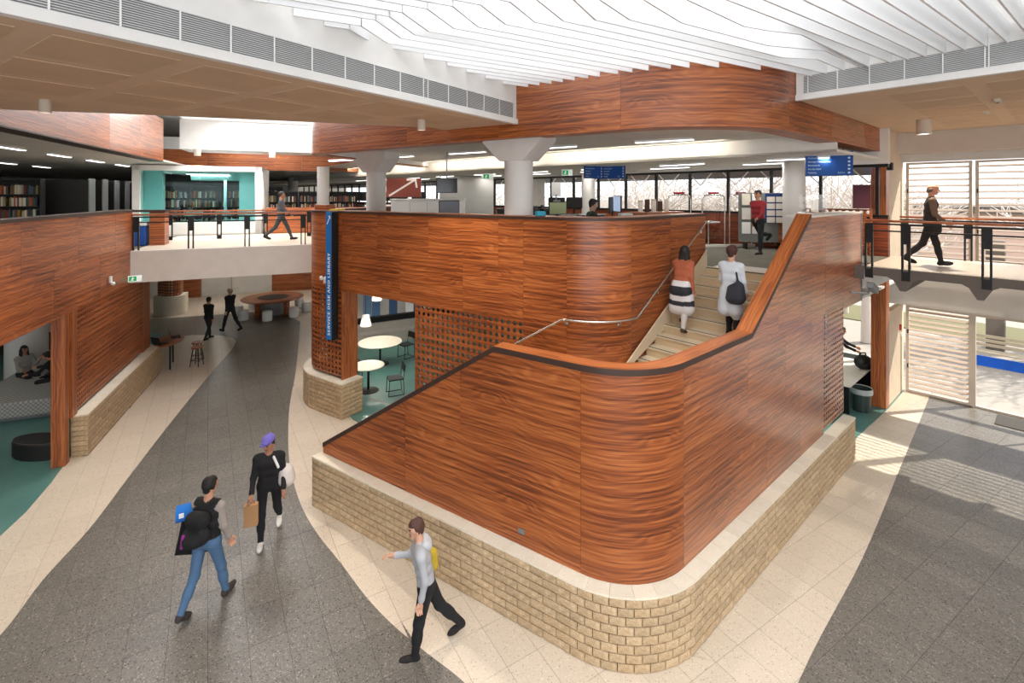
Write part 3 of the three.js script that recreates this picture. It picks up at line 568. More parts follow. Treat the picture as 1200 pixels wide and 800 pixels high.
{
  const c = struct('ceiling', 'tan plaster soffit with faint acoustic squares over the left side of the atrium', 'ceiling');
  part('soffit_board', prism(leftSoffit, SOFL, SOFL + 0.06), M.soffit, c);
  coffers(c, FL, 3.9, 13, -13, 2.6, 1.25, SOFL, inPoly(leftSoffit));
  const lf = new Path([FL(3.62, 2.69), FL(3.62, -13)]);   // travelling towards the camera, void on the left
  part('fascia', [wallGeo(lf, 0, lf.len, 0.06, -0.04, SOFL - 0.02, SOFL + 0.08), wallGeo(lf, 0, lf.len, 0.09, 0.0, SOFL + 0.06, ROOF)], M.white, c);
  const lf2 = new Path([FL(3.62, -13), FL(3.62, 2.69)]);
  let s = lf2.len - 0.12; const w = 0.48;
  for (let k = 0; k < 24; k++) { const ww = k === 5 ? 0.1 : w; grille(c, lf2, s - ww, s, 0.006, SOFL + 0.085, SOFL + 0.385); s -= ww; }
  // back edge upstand towards the second skylight
  const be = [[-1.78, -10.35], [-3.9, -9.62], [-6.83, -8.61], FM(-2.8, -0.2)];
  for (let i = 0; i < 3; i++) part('upstand', beam(be[i], be[i + 1], SOFL, ROOF, 0.05), M.white, c);
}
const rightSoffit = [FR(4.95, 0.22), FR(12.5, 0.22), FR(12.5, -10), FR(4.6, -10)];
{
  const c = struct('ceiling', 'cream plaster soffit with acoustic squares over the right footbridge', 'ceiling');
  part('soffit_board', prism(rightSoffit, SOFR, SOFR + 0.06), M.soffit, c);
  coffers(c, FR, 5.5, 12.4, -9.6, 0.1, 1.25, SOFR, inPoly(rightSoffit));
  const rf = new Path([FR(4.95, 0.23), FR(4.6, -10)]);    // travelling to the right, void on the right-hand side
  part('fascia', [wallGeo(rf, 0, rf.len, -0.06, 0.04, SOFR - 0.02, SOFR + 0.08), wallGeo(rf, 0, rf.len, -0.09, 0.0, SOFR + 0.06, ROOF)], M.white, c);
  let s = 0.12; for (let k = 0; k < 20; k++) { const ww = k ? (k === 6 ? 0.04 : 0.46) : 0.08; grille(c, rf, s, s + ww, 0.006, SOFR + 0.085, SOFR + 0.42); s += ww; }
}
// ---------------------------------------------------------------- white ceiling blades under the skylight
{
  const arc = bulkPath.seg.filter((g) => g.c)[1], inBulk = ([x, z]) => {
    const q = [x - C0[0], z - C0[1]], s = q[0] * eL[0] + q[1] * eL[1], oL = q[0] * nL[0] + q[1] * nL[1], t = q[0] * eR[0] + q[1] * eR[1], oR = q[0] * nR[0] + q[1] * nR[1];
    if (s < 1.5 && t < 4.4 && oL > 0 && oR > -1) return Math.hypot(x - arc.c[0], z - arc.c[1]) < arc.r - 0.0 && true;
    return oL > 2.7 && oR > 0.24;
  };
  const stop = (p) => { const q = [p[0] - C0[0], p[1] - C0[1]], t = q[0] * eR[0] + q[1] * eR[1], oR = q[0] * nR[0] + q[1] * nR[1]; return inBulk(p) || (t > 4.93 + 0.035 * (oR - 0.2)); };
  const atLeft = (p) => { const q = [p[0] - C0[0], p[1] - C0[1]]; return q[0] * eL[0] + q[1] * eL[1] > 3.6; };
  const march = (p, d, end) => { let q = p, n = 0; while (!end(q) && n++ < 1200) q = [q[0] + d[0] * 0.015, q[1] + d[1] * 0.015]; return q; };
  const D3 = unit(0.86, -0.51), D1 = unit(1.1, -0.57), k = 1.024;
  const kinks = [[[-2.02, -6.14], [-1.86, -6.84]], [[-1.84, -6.02], [-1.69, -6.71]], [[-1.61, -5.82], [-1.46, -6.5]], [[-1.42, -5.7], [-1.25, -6.37]], [[-1.24, -5.58], [-1.05, -6.23]], [[-0.94, -5.47], [-0.72, -6.11]], [[-0.65, -5.4], [-0.41, -6.07]], [[-0.34, -5.36], [-0.08, -5.97]],
    [[-0.02, -5.28], [0.27, -5.89]], [[0.24, -5.18], [0.61, -5.86]], [[0.6, -5.13], [0.98, -5.82]], [[0.88, -5.16], [1.38, -5.81], [4.06, -7.42], [4.62, -7.5]], [[1.3, -5.12], [2.03, -5.92], [3.53, -6.82], [4.46, -7.06]], [[1.5, -4.93], [2.83, -6.04], [3.21, -6.2], [3.71, -6.35]]];
  const runs = [];
  for (const s of [2.353, 2.6, 2.84, 3.1, 3.36]) { const e = FL(s, 2.7); runs.push([march(e, [-D3[0], -D3[1]], atLeft), e]); }
  kinks.forEach((q, i) => {
    const p = q.map((v) => [v[0] * k, v[1] * k]);
    const last = i >= 11 ? unit(0.78, -0.62) : D3;
    runs.push([march(p[0], [-D1[0], -D1[1]], atLeft), ...p, march(p[p.length - 1], last, stop)]);
  });
  const straight = [[[2.25, -5.21], [5.55, -7.47]], [[2.73, -5.27], [5.71, -7.32]], [[3.06, -5.21], [5.83, -7.15]], [[3.48, -5.21], [5.97, -6.97]], [[3.9, -5.21], [6.13, -6.82]], [[4.3, -5.21], [6.29, -6.66]], [[4.71, -5.21], [6.44, -6.5]]];
  for (let i = 0; i < 3; i++) straight.push([[4.71 + 0.41 * (i + 1), -5.21], [6.44 + 0.155 * (i + 1), -6.5 + 0.16 * (i + 1)]]);
  straight.forEach(([a, b], i) => {
    const A = [a[0] * k, a[1] * k], B = [b[0] * k, b[1] * k], d = unit(B[0] - A[0], B[1] - A[1]), n = [A[0] - d[0] * (0.6 + 0.02 * i), A[1] - d[1] * (0.6 + 0.02 * i)], n2 = [n[0] - 0.75, n[1] + 0.9];
    runs.push([march(n2, [-D1[0], -D1[1]], atLeft), n2, n, march(n, d, stop)]);
  });
  for (const r of runs) {
    const path = new Path(r), g = wallGeo(path, 0, path.len, -0.012, 0.012, BLADE, BLADE + 0.3), o = r[0];
    g.translate(-o[0], -BLADE, -o[1]);
    const m = solo('ceiling_baffle', g, M.blade, 'thin white folded ceiling baffle hanging under the atrium skylight', 'ceiling baffle', 'white ceiling baffles over the atrium', [o[0], BLADE, o[1]]);
  }
  // opal skylight above the blades, and its light
  const c = struct('ceiling', 'opal glazed skylight roof above the white ceiling blades', 'skylight');
  const skyPoly = [FL(3.58, 2.68), LRc(2.68, 0.26), FR(4.93, 0.26), FR(4.58, -10), [4, 6], FL(3.58, -13)];
  M.opal = glow([0.95, 0.98, 1.0], 0.6);
  part('opal_glazing', prism(skyPoly, ROOF - 0.06, ROOF), M.opal, c);
  areaLight(1.0, ROOF - 0.1, -5.0, 6.0, 8.0, DAY, 2.2, [0, -1, 0]);
  areaLight(3.0, ROOF - 0.1, 1.5, 8.0, 5.0, DAY, 6.0, [0, -1, 0]);
  const d = struct('ceiling', 'white roof and opal skylight behind the left footbridge', 'skylight');
  const sk2 = [FM(-2.6, -0.1), FM(12.7, -0.1), FM(12.7, 6.5), FM(4, 5.2), [-1.9, -10.45], [-3.9, -9.7], [-6.83, -8.7]];
  part('opal_glazing', prism(sk2, 8.62, 8.68), M.opal, d);
  { const w = FM(11.7, 2.4); areaLight(w[0], 8.55, w[1], 1.7, 5, DAY, 6.0, [0, -1, 0], 0); }  // extra light added to brighten the far timber band
  { const q = FM(5.5, 2.4); const l = areaLight(q[0], 8.55, q[1], 4.6, 9, DAY, 4.2, [0, -1, 0], 0); }
  part('white_box_beam', [beam(FM(9.6, -0.2), FM(9.6, 7), 7.45, 8.62, 1.6)], M.white, d);
  // roof deck closing the rest
  const r = struct('ceiling', 'white roof deck over the building', 'ceiling');
  part('roof_deck', prism([[-36, 12], FR(FAC + 0.2, -30), FR(FAC + 0.2, 0.2), FR(WIN + 0.25, 0.2), FR(WIN + 0.25, 46), [-26, -52], [-36, -52]], ROOF + 0.02, ROOF + 0.2), M.white, r);
}
// outer walls behind and beside the camera close the building
{
  const w = struct('wall_back', 'plain white wall behind the viewpoint', 'wall'); 
  part('wall_panel', [box(24, ROOF + 0.4, 0.3, -21, ROOF / 2 - 0.2, 8), box(20, ROOF + 0.4, 0.3, 19, ROOF / 2 - 0.2, 8), box(18, 1.2, 0.3, 0, 0.4, 8), box(18, 2.4, 0.3, 0, ROOF - 1.2, 8)], M.offwhite, w);
  const g = struct('window_3', 'added unseen glazed front behind the viewpoint giving frontal light', 'window'); for (let k = 0; k < 10; k++) part('mullion', box(0.08, 5.8, 0.12, -9 + k * 2, 3.9, 8), M.frameLight ||= std(0xdedbd5), g); for (let k = 0; k < 9; k++) part('glass_pane', box(1.9, 5.7, 0.01, -8 + k * 2, 3.9, 8), M.glass, g);
  areaLight(0, 3.9, 7.7, 17.5, 5.6, DAY, 2.4, [0, 0, -1]);  // glazed front and this light are added, unseen, to brighten the inner timber walls
  const l = struct('wall_left', 'plain wall closing the left wing', 'wall'); part('wall_panel', [box(0.3, ROOF + 0.4, 58, -33, ROOF / 2 - 0.2, -20)], M.greywall, l);
  const f = struct('wall_far', 'plain wall closing the far end', 'wall'); part('wall_panel', [box(24, ROOF + 0.4, 0.3, -28, ROOF / 2 - 0.2, -48)], M.greywall, f);
}
// ---------------------------------------------------------------- right facade: pier, louvre windows, glass doors, outside
const facade = (o, t = FAC) => FR(t, o);
{
  const p = thing('timber_pier', 'tall square timber-clad pier beside the exit doors rising past the footbridge', 'pier', [...(() => { const q = FR(11.45, 0.36); return [q[0], 0, q[1]]; })()], YR);
  part('pier_cladding', upright(rbox(0.34, 6.9, 0.34, 0.008, 0, 3.45, 0)), M.wood, p);
  part('speaker_bracket', rbox(0.14, 0.2, 0.12, 0.01, -0.05, 6.45, 0.235), M.black, p);
}
function louvre(name, label, o0, o1, y0, y1, n, group) {   // frame, blades; local x runs towards the right of the picture
  const a = facade(o0), w = o0 - o1, g = thing(name, label, 'window', [a[0], y0, a[1]], YR + Math.PI / 2 - Math.PI, group), h = y1 - y0;
  part('frame', [rbox(0.07, h, 0.1, 0.006, 0.035, h / 2, 0), rbox(0.07, h, 0.1, 0.006, w - 0.035, h / 2, 0), rbox(w - 0.14, 0.06, 0.1, 0.006, w / 2, 0.03, 0), rbox(w - 0.14, 0.06, 0.1, 0.006, w / 2, h - 0.03, 0)], M.frameTan, g);
  const bl = new THREE.BoxGeometry(w - 0.15, 0.014, 0.1), q = boxUV(bl); q.rotateX(0.5);
  for (let i = 0; i < n; i++) part('louvre_blade', q, M.louvre, g).position.set(w / 2, 0.09 + (h - 0.16) * (i + 0.5) / n, 0);
  for (const y of [h * 0.3, h * 0.7]) part('lever', rbox(0.03, 0.11, 0.04, 0.006, 0.05, y, 0.06), M.black, g.children[0]);
  return g;
}
M.frameTan = std(0xcdbfae, { roughness: 0.5 });
M.louvre = new THREE.MeshPhysicalMaterial({ color: 0xcdb9a6, roughness: 0.5, transmission: 0.12, thickness: 0 });
{
  louvre('louvre_window', 'ground floor louvre window of pale slats beside the glass exit door', 0.12, -1.3, 0.02, 2.5, 17);
  louvre('louvre_window', 'upper louvre window of pale slats behind the walking man, next to the timber pier', 0.12, -1.3, FLOOR1 - 0.2, 6.62, 15);
  louvre('louvre_window', 'upper louvre window of pale slats at the far end of the right footbridge', -1.36, -3.6, FLOOR1 - 0.2, 6.62, 15);
  louvre('louvre_window', 'further upper louvre window of pale slats beyond the right edge of the footbridge view', -3.66, -6.2, FLOOR1 - 0.2, 6.62, 15);
  const a = facade(-1.3), w = 5.2, g = thing('glass_door_wall', 'glass exit doors with a blue safety band and thin frame', 'door', [a[0], 0, a[1]], YR - Math.PI / 2);
  part('frame', [box(w, 0.05, 0.09, w / 2, 0.025, 0), box(0.07, 2.5, 0.1, 0.035, 1.25, 0), box(w, 0.06, 0.09, w / 2, 2.47, 0), box(0.04, 2.4, 0.06, 2.2, 1.24, 0)], M.frameTan, g);
  part('glass_pane', box(2.08, 2.36, 0.01, 1.12, 1.26, 0), M.glass, g); part('glass_pane', box(2.9, 2.36, 0.01, 3.7, 1.26, 0), M.glass, g);
  part('blue_band', box(2.08, 0.27, 0.004, 1.12, 1.28, 0.012), M.bluefilm, g); part('blue_band', box(2.9, 0.27, 0.004, 3.7, 1.28, 0.012), M.bluefilm, g);
  const mt = FR(12.66, -2.75); solo('door_mat', rbox(0.8, 0.02, 1.9, 0.005), std(0x4c4946, { roughness: 1 }), 'grey rectangular door mat in front of the glass exit', 'door mat', null, [mt[0], 0.008, mt[1]], YR);
  const w1 = struct('wall_right', 'pale wall, lintel and head beam of the window facade', 'wall');
  const fp = new Path([facade(0.6), facade(-14)]);
  part('lintel', wallGeo(fp, 0, fp.len, -0.15, 0.15, 2.52, FLOOR1 - 0.22), M.offwhite, w1);
  part('head_wall', wallGeo(fp, 0, fp.len, -0.15, 0.15, 6.64, ROOF), M.offwhite, w1);
  part('return_wall', [wallGeo(new Path([FR(11.65, 0.2), FR(FAC + 0.1, 0.2)]), 0, 1.7, -0.14, 0, 0, 2.52), wallGeo(new Path([FR(11.65, 0.2), FR(FAC + 0.1, 0.2)]), 0, 1.7, -0.14, 0, FLOOR1 - 0.2, ROOF)], M.wallTan = plaster(0xe0cdb4), w1);
  part('lower_wall', wallGeo(new Path([facade(-6.4), facade(-14)]), 0, 7.6, -0.15, 0.15, 0, ROOF), M.offwhite, w1);
  const bm = new Path([FR(12.52, 0.3), FR(12.52, -12)]);
  part('head_beam', wallGeo(bm, 0, bm.len, -0.4, 0, 6.84, SOFR + 0.05), M.wallBeam = plaster(0xd3c7bb), w1);
  const fa = FR(12.9, 0.185); const al = thing('fire_alarm', 'small red fire alarm box on the reveal beside the louvres', 'fire alarm', [fa[0], 1.9, fa[1]], YR);
  part('body', rbox(0.12, 0.16, 0.05, 0.01, 0, 0, 0.0), std(0xa3201a), al); part('call_point', rbox(0.08, 0.1, 0.04, 0.01, 0.1, -0.22, 0.0), M.whitemetal, al);
}
// upper window wall of the library
{
  const w = struct('window_1', 'long black-framed window band along the back of the library', 'window'), p = new Path([FR(WIN, 46), FR(WIN, 0.06)]);
  const at = (o) => 46 - o;
  part('sill_wall', wallGeo(p, 0, p.len, -0.2, 0.0, FLOOR1, 5.12), M.maroonWall = wood([0.6, 0.42, 0.4]), w);
  part('head_wall', wallGeo(p, 0, p.len, -0.2, 0.0, 6.5, ROOF), M.ceil, w);
  for (let o = 0.3, k = 0; o < 45; o += 1.32, k++) {
    part('mullion', wallGeo(p, at(o) - 0.035, at(o) + 0.035, -0.12, -0.02, 5.12, 6.5), M.steel, w);
    if (o + 1.3 < 45) part('glass_pane', wallGeo(p, at(o + 1.3), at(o), -0.075, -0.068, 5.14, 6.48), M.glass, w);
  }
  part('rail', [wallGeo(p, 0, p.len, -0.12, 0.02, 5.1, 5.17), wallGeo(p, 0, p.len, -0.12, 0.01, 6.42, 6.5)], M.steel, w);
  // windows of the ground floor study on the same side
  const g = struct('window_2', 'ground floor study windows beyond the staircase', 'window'), q = new Path([FR(FAC, 46), FR(FAC, 0.3)]);
  part('sill_wall', wallGeo(q, 0, q.len, -0.2, 0, 0, 0.75), M.greywall, g); part('head_wall', wallGeo(q, 0, q.len, -0.2, 0, 2.6, 3.9), M.offwhite, g);
  for (let o = 0.35; o < 44; o += 1.6) part('mullion', wallGeo(q, 45.7 - o - 0.06, 45.7 - o + 0.06, -0.15, -0.02, 0.75, 2.6), M.whitemetal, g);
}
// right footbridge with haunched concrete ribs
{
  const f = struct('floor', 'concrete footbridge slab with haunched ribs on the right', 'footbridge');
  const t0 = 8.5, t1 = 11.35, q = (a, b, c, d) => [FR(a, c), FR(b, c), FR(b, d), FR(a, d)];
  part('bridge_floor', prism(q(t0, t1, 0.02, -10), FLOOR1 - 0.02, FLOOR1), M.beige[1], f);
  part('slab', prism(q(t0, t1, 0.02, -10), FLOOR1 - 0.2, FLOOR1 - 0.02), M.concrete, f);
  const sh = new THREE.Shape([[0, 0], [0.1, 0], [0.22, 0.22], [0.34, 0.29], [-0.24, 0.29], [-0.12, 0.22], [0, 0]].map((v) => new THREE.Vector2(...v)));
  for (let k = 0; k < 6; k++) {
    const g = new THREE.ExtrudeGeometry(sh, { depth: t1 - t0 - 0.02, bevelEnabled: false }), m = part('rib', boxUV(g), M.concrete, f), a = FR(t0 + 0.01, -0.62 - 1.22 * k);
    m.position.set(a[0], FLOOR1 - 0.485, a[1]); m.rotation.y = YR - Math.PI / 2; m.rotation.order = 'YXZ'; m.scale.z = -1;
  }
  part('soffit_board', prism(q(t0 + 0.5, t1, 0.02, -10), FLOOR1 - 0.26, FLOOR1 - 0.2), M.offwhite, f);
  const wing = struct('floor', 'upper floor edge between library and right footbridge', 'floor'); part('slab', prism([FR(8.45, 0.03), FR(8.5, 0.03), FR(8.5, 0.2), FR(8.45, 0.2)], 3.8, FLOOR1), M.concrete, wing);
}
// balustrade of twin flat posts with rails and a timber handrail
function balustrade(name, label, a, b, posts, { wood: hasWood = true, hang = 0.2, up = [0, 0] } = {}) {
  const dx = b[0] - a[0], dz = b[1] - a[1], L = Math.hypot(dx, dz), e = [dx / L, dz / L], g = thing(name, label, 'balustrade', [a[0], FLOOR1, a[1]], yawOf(e));
  for (const x of posts) {
    part('post', [box(0.035, 0.82 + hang, 0.07, x - 0.06, 0.41 - hang / 2 + 0.1, 0), box(0.035, 0.82 + hang, 0.07, x + 0.06, 0.41 - hang / 2 + 0.1, 0), box(0.16, 0.42, 0.045, x, 0.74, 0), box(0.15, 0.2, 0.045, x, -hang + 0.04, 0)], M.steel, g);
  }
  part('middle_rail', box(L, 0.03, 0.05, L / 2, 0.8, 0), M.steel, g);
  part('upper_rail', box(L, 0.035, 0.05, L / 2, 0.95, 0), M.steel, g);
  if (hasWood) part('handrail', rbox(L, 0.05, 0.13, 0.012, L / 2, 1.02, 0), M.wood, g);
  return g;
}
balustrade('balustrade', 'black steel balustrade with dark handrail along the front of the right footbridge', FR(8.52, 0.0), FR(8.52, -8), [0.06, 0.72, 1.98, 3.24, 4.5, 5.76]);
balustrade('balustrade', 'black steel balustrade with timber handrail along the back of the right footbridge', FR(11.3, -0.1), FR(11.3, -8), [0.1, 1.32, 2.54, 3.76, 4.98]);
// left footbridge
{
  const f = struct('floor', 'white footbridge crossing the left corridor', 'footbridge');
  part('edge_beam', [beam(FM(3.7, -0.28), FM(3.86, 4.7), 3.2, FLOOR1, 0.2, 1)], M.bridgeWhite, f);
  part('soffit_board', prism([FM(3.72, -0.28), FM(12.5, -0.28), FM(12.5, 5.2), FM(3.86, 4.6)], 3.18, 3.24), M.bridgeWhite, f);
  balustrade('balustrade', 'black steel balustrade with timber handrail along the front of the white left footbridge', FM(3.66, -0.24), FM(3.81, 4.35), [0.08, 1.42, 2.9, 4.5], { hang: 0.16 });
  balustrade('balustrade', 'black steel balustrade along the back of the white left footbridge before the teal meeting room', FM(7.0, -0.2), FM(7.05, 4.6), [0.1, 1.6, 3.1, 4.6], { hang: 0.0 });
}
// left wing: fascia, screen wall, brick plinth
{
  const p = thing('balcony_fascia', 'orange-brown timber balcony front of the left wing above the lounge', 'balcony');
  panels(p, mPath, [[sM(3.62), sM(1.4), sM(-0.9), sM(-3.2), sM(-6), sM(-12)], [sM(3.62), sM(2.4), sM(0.2), sM(-2.1), sM(-4.4), sM(-12)]], [3.2, 4.2, 5.22], 0.02, 0, 3.2, 5.22, [M.wood, M.wood3]);
  part('fascia_core', wallGeo(mPath, sM(3.6), sM(-12), 0.2, 0.024, 3.2, 5.22), M.wood, p);
  part('top_rail', wallGeo(mPath, sM(3.64), sM(-12), 0.28, -0.03, 5.22, 5.28), M.edging, p);
  part('soffit_lining', wallGeo(mPath, sM(3.6), sM(-12), 0.6, 0.0, 3.18, 3.2), M.wood, p);
  part('end_trim', wallGeo(mPath, sM(3.66), sM(3.62), 0.2, -0.01, 3.2, 5.22), M.wood, p);
  const q = thing('perforated_screen', 'long perforated timber screen wall over the left brick plinth', 'screen');
  part('perforated_panel', perfGeo(mPath, sM(4.62), sM(0.12), 0.98, 3.17, 0.03, 0.0, 0.1, 0.115, 0.03), M.wood, q);
  part('end_panel', upright(wallGeo(mPath, sM(5.3), sM(4.62), 0.2, 0.0, 0.9, 3.18)), M.wood, q);
  part('corner_post', upright(wallGeo(mPath, sM(0.12), sM(-0.12), 0.2, -0.01, 0.9, 3.18)), M.wood, q);
  const bp = thing('brick_plinth', 'long sandy brick plinth beside the left corridor under the screen wall', 'plinth');
  const path = new Path([FM(-0.02, 0), FM(5.6, 0)]), rev = new Path([FM(5.6, 0), FM(-0.02, 0)]);
  plinthLeft(bp, path);
  const st = FM(-0.35, -0.3); solo('door_post', upright(rbox(0.2, 3.2, 0.24, 0.006, 0, 1.6, 0)), M.wood, 'slim timber post at the lounge opening beside the dark ottoman', 'post', null, [st[0] - 0.1, 0, st[1] - 0.02], YM);
  const st2 = FM(-0.16, -0.36); solo('door_channel', box(0.1, 3.15, 0.1, 0, 1.575, 0), M.black, 'black metal door channel beside the slim timber post', 'door frame', null, [st2[0], 0, st2[1]], YM);
}
function plinthLeft(parent, path) { plinthSide(parent, path); }
function plinthSide(parent, path) {                  // straight plinth with the face on the right of travel and a return at the start
  part('mortar_core', wallGeo(path, 0.02, path.len - 0.02, -0.3, -0.022, 0, 0.87), M.mortar, parent);
  for (let c = 0; c < NCOURSE; c++) {
    let s = 0, first = c % 2;
    while (s < path.len - 0.05) {
      let w = first ? 0.198 : 0.392; first = 0; if (s + w > path.len - 0.07) w = path.len - s;
      const q = path.at(s + w / 2, -0.05), full = w > 0.3, m = part('brick', (full ? fullBrick : halfBrick)[(rnd() * 5) | 0], M.brick[(rnd() * 4) | 0], parent);
      m.position.set(q.x, COURSE * (c + 0.5), q.z); m.rotation.y = yawOf(q.e); m.scale.x = (w - 0.008) / (full ? 0.384 : 0.19); s += w;
    }
    const q = path.at(0.05, -0.16), m = part('brick', fullBrick[c % 5], M.brick[(rnd() * 4) | 0], parent);
    m.position.set(q.x, COURSE * (c + 0.5), q.z); m.rotation.y = yawOf(q.e) - Math.PI / 2; m.scale.x = 0.29 / 0.384;
  }
  for (let s = 0; s < path.len - 0.02; s += 0.392) part('capping_stone', wallGeo(path, s + 0.0015, Math.min(s + 0.392, path.len) - 0.0015, -0.3, -0.004, 0.872, 0.9, { u0: rnd() * 3 }), M.capstone[(rnd() * 3) | 0], parent);
}
// outside: paving, lawn, bench, bollard, brick building, bare trees
{
  const g = struct('ground_outside', 'pale sunlit paving outside the glass doors', 'paving');
  part('paving', prism([FR(FAC + 0.1, 46), FR(FAC + 0.1, -40), FR(90, -40), FR(90, 46)], -0.2, -0.02), plaster(0x9b958d), g);
  part('lawn', prism([FR(FAC + 8.5, 46), FR(FAC + 8.5, -40), FR(FAC + 12, -40), FR(FAC + 12, 46)], -0.02, 0.02), std(0x6a684c, { roughness: 1 }), g);
  const ev = thing('eave_canopy', 'grey eave with white steel struts outside the library windows', 'canopy'), ep = new Path([FR(WIN + 0.3, 44), FR(WIN + 0.3, 0.3)]);
  part('eave_deck', wallGeo(ep, 0, ep.len, -2.3, 0, 6.52, 6.62), M.concrete, ev); part('edge_beam', wallGeo(ep, 0, ep.len, -2.3, -2.2, 6.3, 6.52), M.greymetal, ev);
  for (let k = 0; k < 26; k++) { const a = FR(WIN + 1.9, 0.9 + k * 1.32), b = FR(WIN + 1.9, 0.45 + k * 1.32), c = FR(WIN + 1.9, 1.35 + k * 1.32); part('strut', bar([a[0], 6.05, a[1]], [b[0], 6.5, b[1]], 0.02, 6), M.whitemetal, ev); part('strut', bar([a[0], 6.05, a[1]], [c[0], 6.5, c[1]], 0.02, 6), M.whitemetal, ev); }
  M.benchwood = std(0xb3a893, { roughness: 0.8 });
  const bq = FR(FAC + 4.8, -1.75), b = thing('garden_bench', 'pale slatted garden bench outside the exit doors', 'bench', [bq[0], 0, bq[1]], YR + Math.PI / 2);
  for (let i = 0; i < 4; i++) part('seat_slat', rbox(2.4, 0.04, 0.1, 0.006, 0, 0.45, -0.2 + 0.13 * i), M.benchwood, b);
  for (let i = 0; i < 3; i++) part('back_slat', rbox(2.4, 0.1, 0.03, 0.006, 0, 0.6 + 0.14 * i, 0.3 + 0.03 * i), M.benchwood, b);
  for (const x of [-0.95, 0.95]) part('leg', [box(0.06, 0.45, 0.06, x, 0.225, -0.2), box(0.06, 0.95, 0.06, x, 0.475, 0.3), box(0.06, 0.06, 0.55, x, 0.42, 0.05)], M.steel, b);
  const cq = FR(20.6, -1.2); solo('concrete_post', rbox(0.5, 4, 0.5, 0.02, 0, 2, 0), M.concrete, 'square concrete post outside behind the garden bench', 'post', null, [cq[0], 0, cq[1]], YR);
  const hq = FR(FAC + 26, 4), h = thing('brick_building', 'pale red brick building across the paved court', 'building', [hq[0], 0, hq[1]], YR + Math.PI / 2);
  part('wall', box(60, 4.6, 8, 0, 2.3, 0), plaster(0xe0c0ae), h); part('roof', box(61, 0.4, 9, 0, 4.8, 0), M.concrete, h);
  for (let i = 0; i < 14; i++) for (const y of [2]) part('window', box(1.6, 1.8, 0.2, -27 + i * 4.1, y, 4.0), std(0x6d7680, { roughness: 0.3 }), h);
  // bare winter trees
  M.bark = std(0xcfc6bf, { roughness: 0.95 });
  const treeGeo = (sd) => {
    const gs = []; let q = sd; const r = () => { q = (q * 1664525 + 1013904223) >>> 0; return q / 4294967296; };
    const grow = (p, d, len, rad, lvl) => {
      const e = [p[0] + d[0] * len, p[1] + d[1] * len, p[2] + d[2] * len]; const c = new THREE.CylinderGeometry(rad * 0.72, rad, len, lvl < 2 ? 7 : 4, 1, true);
      c.applyQuaternion(new THREE.Quaternion().setFromUnitVectors(new THREE.Vector3(0, 1, 0), new THREE.Vector3(...d))); c.translate((p[0] + e[0]) / 2, (p[1] + e[1]) / 2, (p[2] + e[2]) / 2); gs.push(clean(c));
      if (lvl >= 5) return;
      const n = lvl === 0 ? 5 : lvl < 3 ? 4 : 3;
      for (let i = 0; i < n; i++) {
        const a = i / n * 6.28 + r() * 1.2, k = 0.45 + 0.5 * r(), v = new THREE.Vector3(d[0] + Math.cos(a) * k, d[1] * 0.8 + 0.12, d[2] + Math.sin(a) * k).normalize(), f = 0.55 + 0.45 * (i + 1) / n;
        grow([p[0] + (e[0] - p[0]) * f, p[1] + (e[1] - p[1]) * f, p[2] + (e[2] - p[2]) * f], [v.x, v.y, v.z], len * (0.62 + 0.2 * r()), rad * 0.6, lvl + 1);
      }
    };
    grow([0, 0, 0], [0, 1, 0], 2.0, 0.14, 0); return gs;
  };
  const geos = [11, 29, 53].map((s) => mergeGeometries(treeGeo(s)));
  const spots = [[5.6, 2.2], [7.4, 6.6], [5.6, 11.2], [6.3, 15.8], [5.8, 20.5], [6.2, 26], [5.8, 31], [6, 37], [10.4, -4.4], [10, -7.5], [10.5, 4.2], [10.8, 9], [10.6, 14], [11, 19]];
  spots.forEach(([t, o], i) => {
    const a = FR(FAC + t - (o > 1 ? 0.8 : 0), o), m = solo('bare_tree', geos[i % 3], M.bark, 'leafless winter tree with pale branches outside the windows', 'tree', 'bare trees outside the windows', [a[0], 0, a[1]], i * 2.1);
    m.scale.setScalar(1.15 + 0.25 * hash2(i, 3, 7));
  });
}
// ---------------------------------------------------------------- lamps
function downlight(x, y, z, label, r = 0.075, h = 0.2, power = 45) {
  const g = thing('downlight', label, 'ceiling light', [x, y, z], 0, 'surface-mounted cylinder downlights');
  part('can', lathe([[0.001, 0], [r, 0], [r, -h], [r - 0.012, -h], [r - 0.012, -h + 0.03], [0.001, -h + 0.03]]), M.can ||= plaster(0xd9cdbd), g);
  part('lens', cyl(r - 0.014, r - 0.014, 0.008, 0, -h + 0.02, 0, 20), M.lampGlow, g.children[0]);
  const l = new THREE.SpotLight(WARM, power, 0, 0.95, 0.7, 2); l.position.set(x, y - h - 0.02, z); l.target.position.set(x, 0, z); l.castShadow = true; l.shadow.radius = 2; scene.add(l, l.target);
}
downlight(-6.95, SOFL, -7.37, 'cylinder downlight on the tan soffit near the left timber bulkhead', 0.075, 0.19);
downlight(-1.7, SOFL, -9.29, 'cylinder downlight on the tan soffit in front of the curved timber bulkhead', 0.075, 0.2);
downlight(9.44, SOFR, -11.34, 'cylinder downlight on the cream soffit above the right footbridge', 0.14, 0.34);
{ const a = FM(8.7, 0.4), b = FM(8.7, 3.0); downlight(a[0], 7.45, a[1], 'cylinder downlight under the white box beam above the teal meeting room', 0.12, 0.25); downlight(b[0], 7.45, b[1], 'cylinder downlight under the white box beam beside the curved timber bulkhead', 0.12, 0.25); }
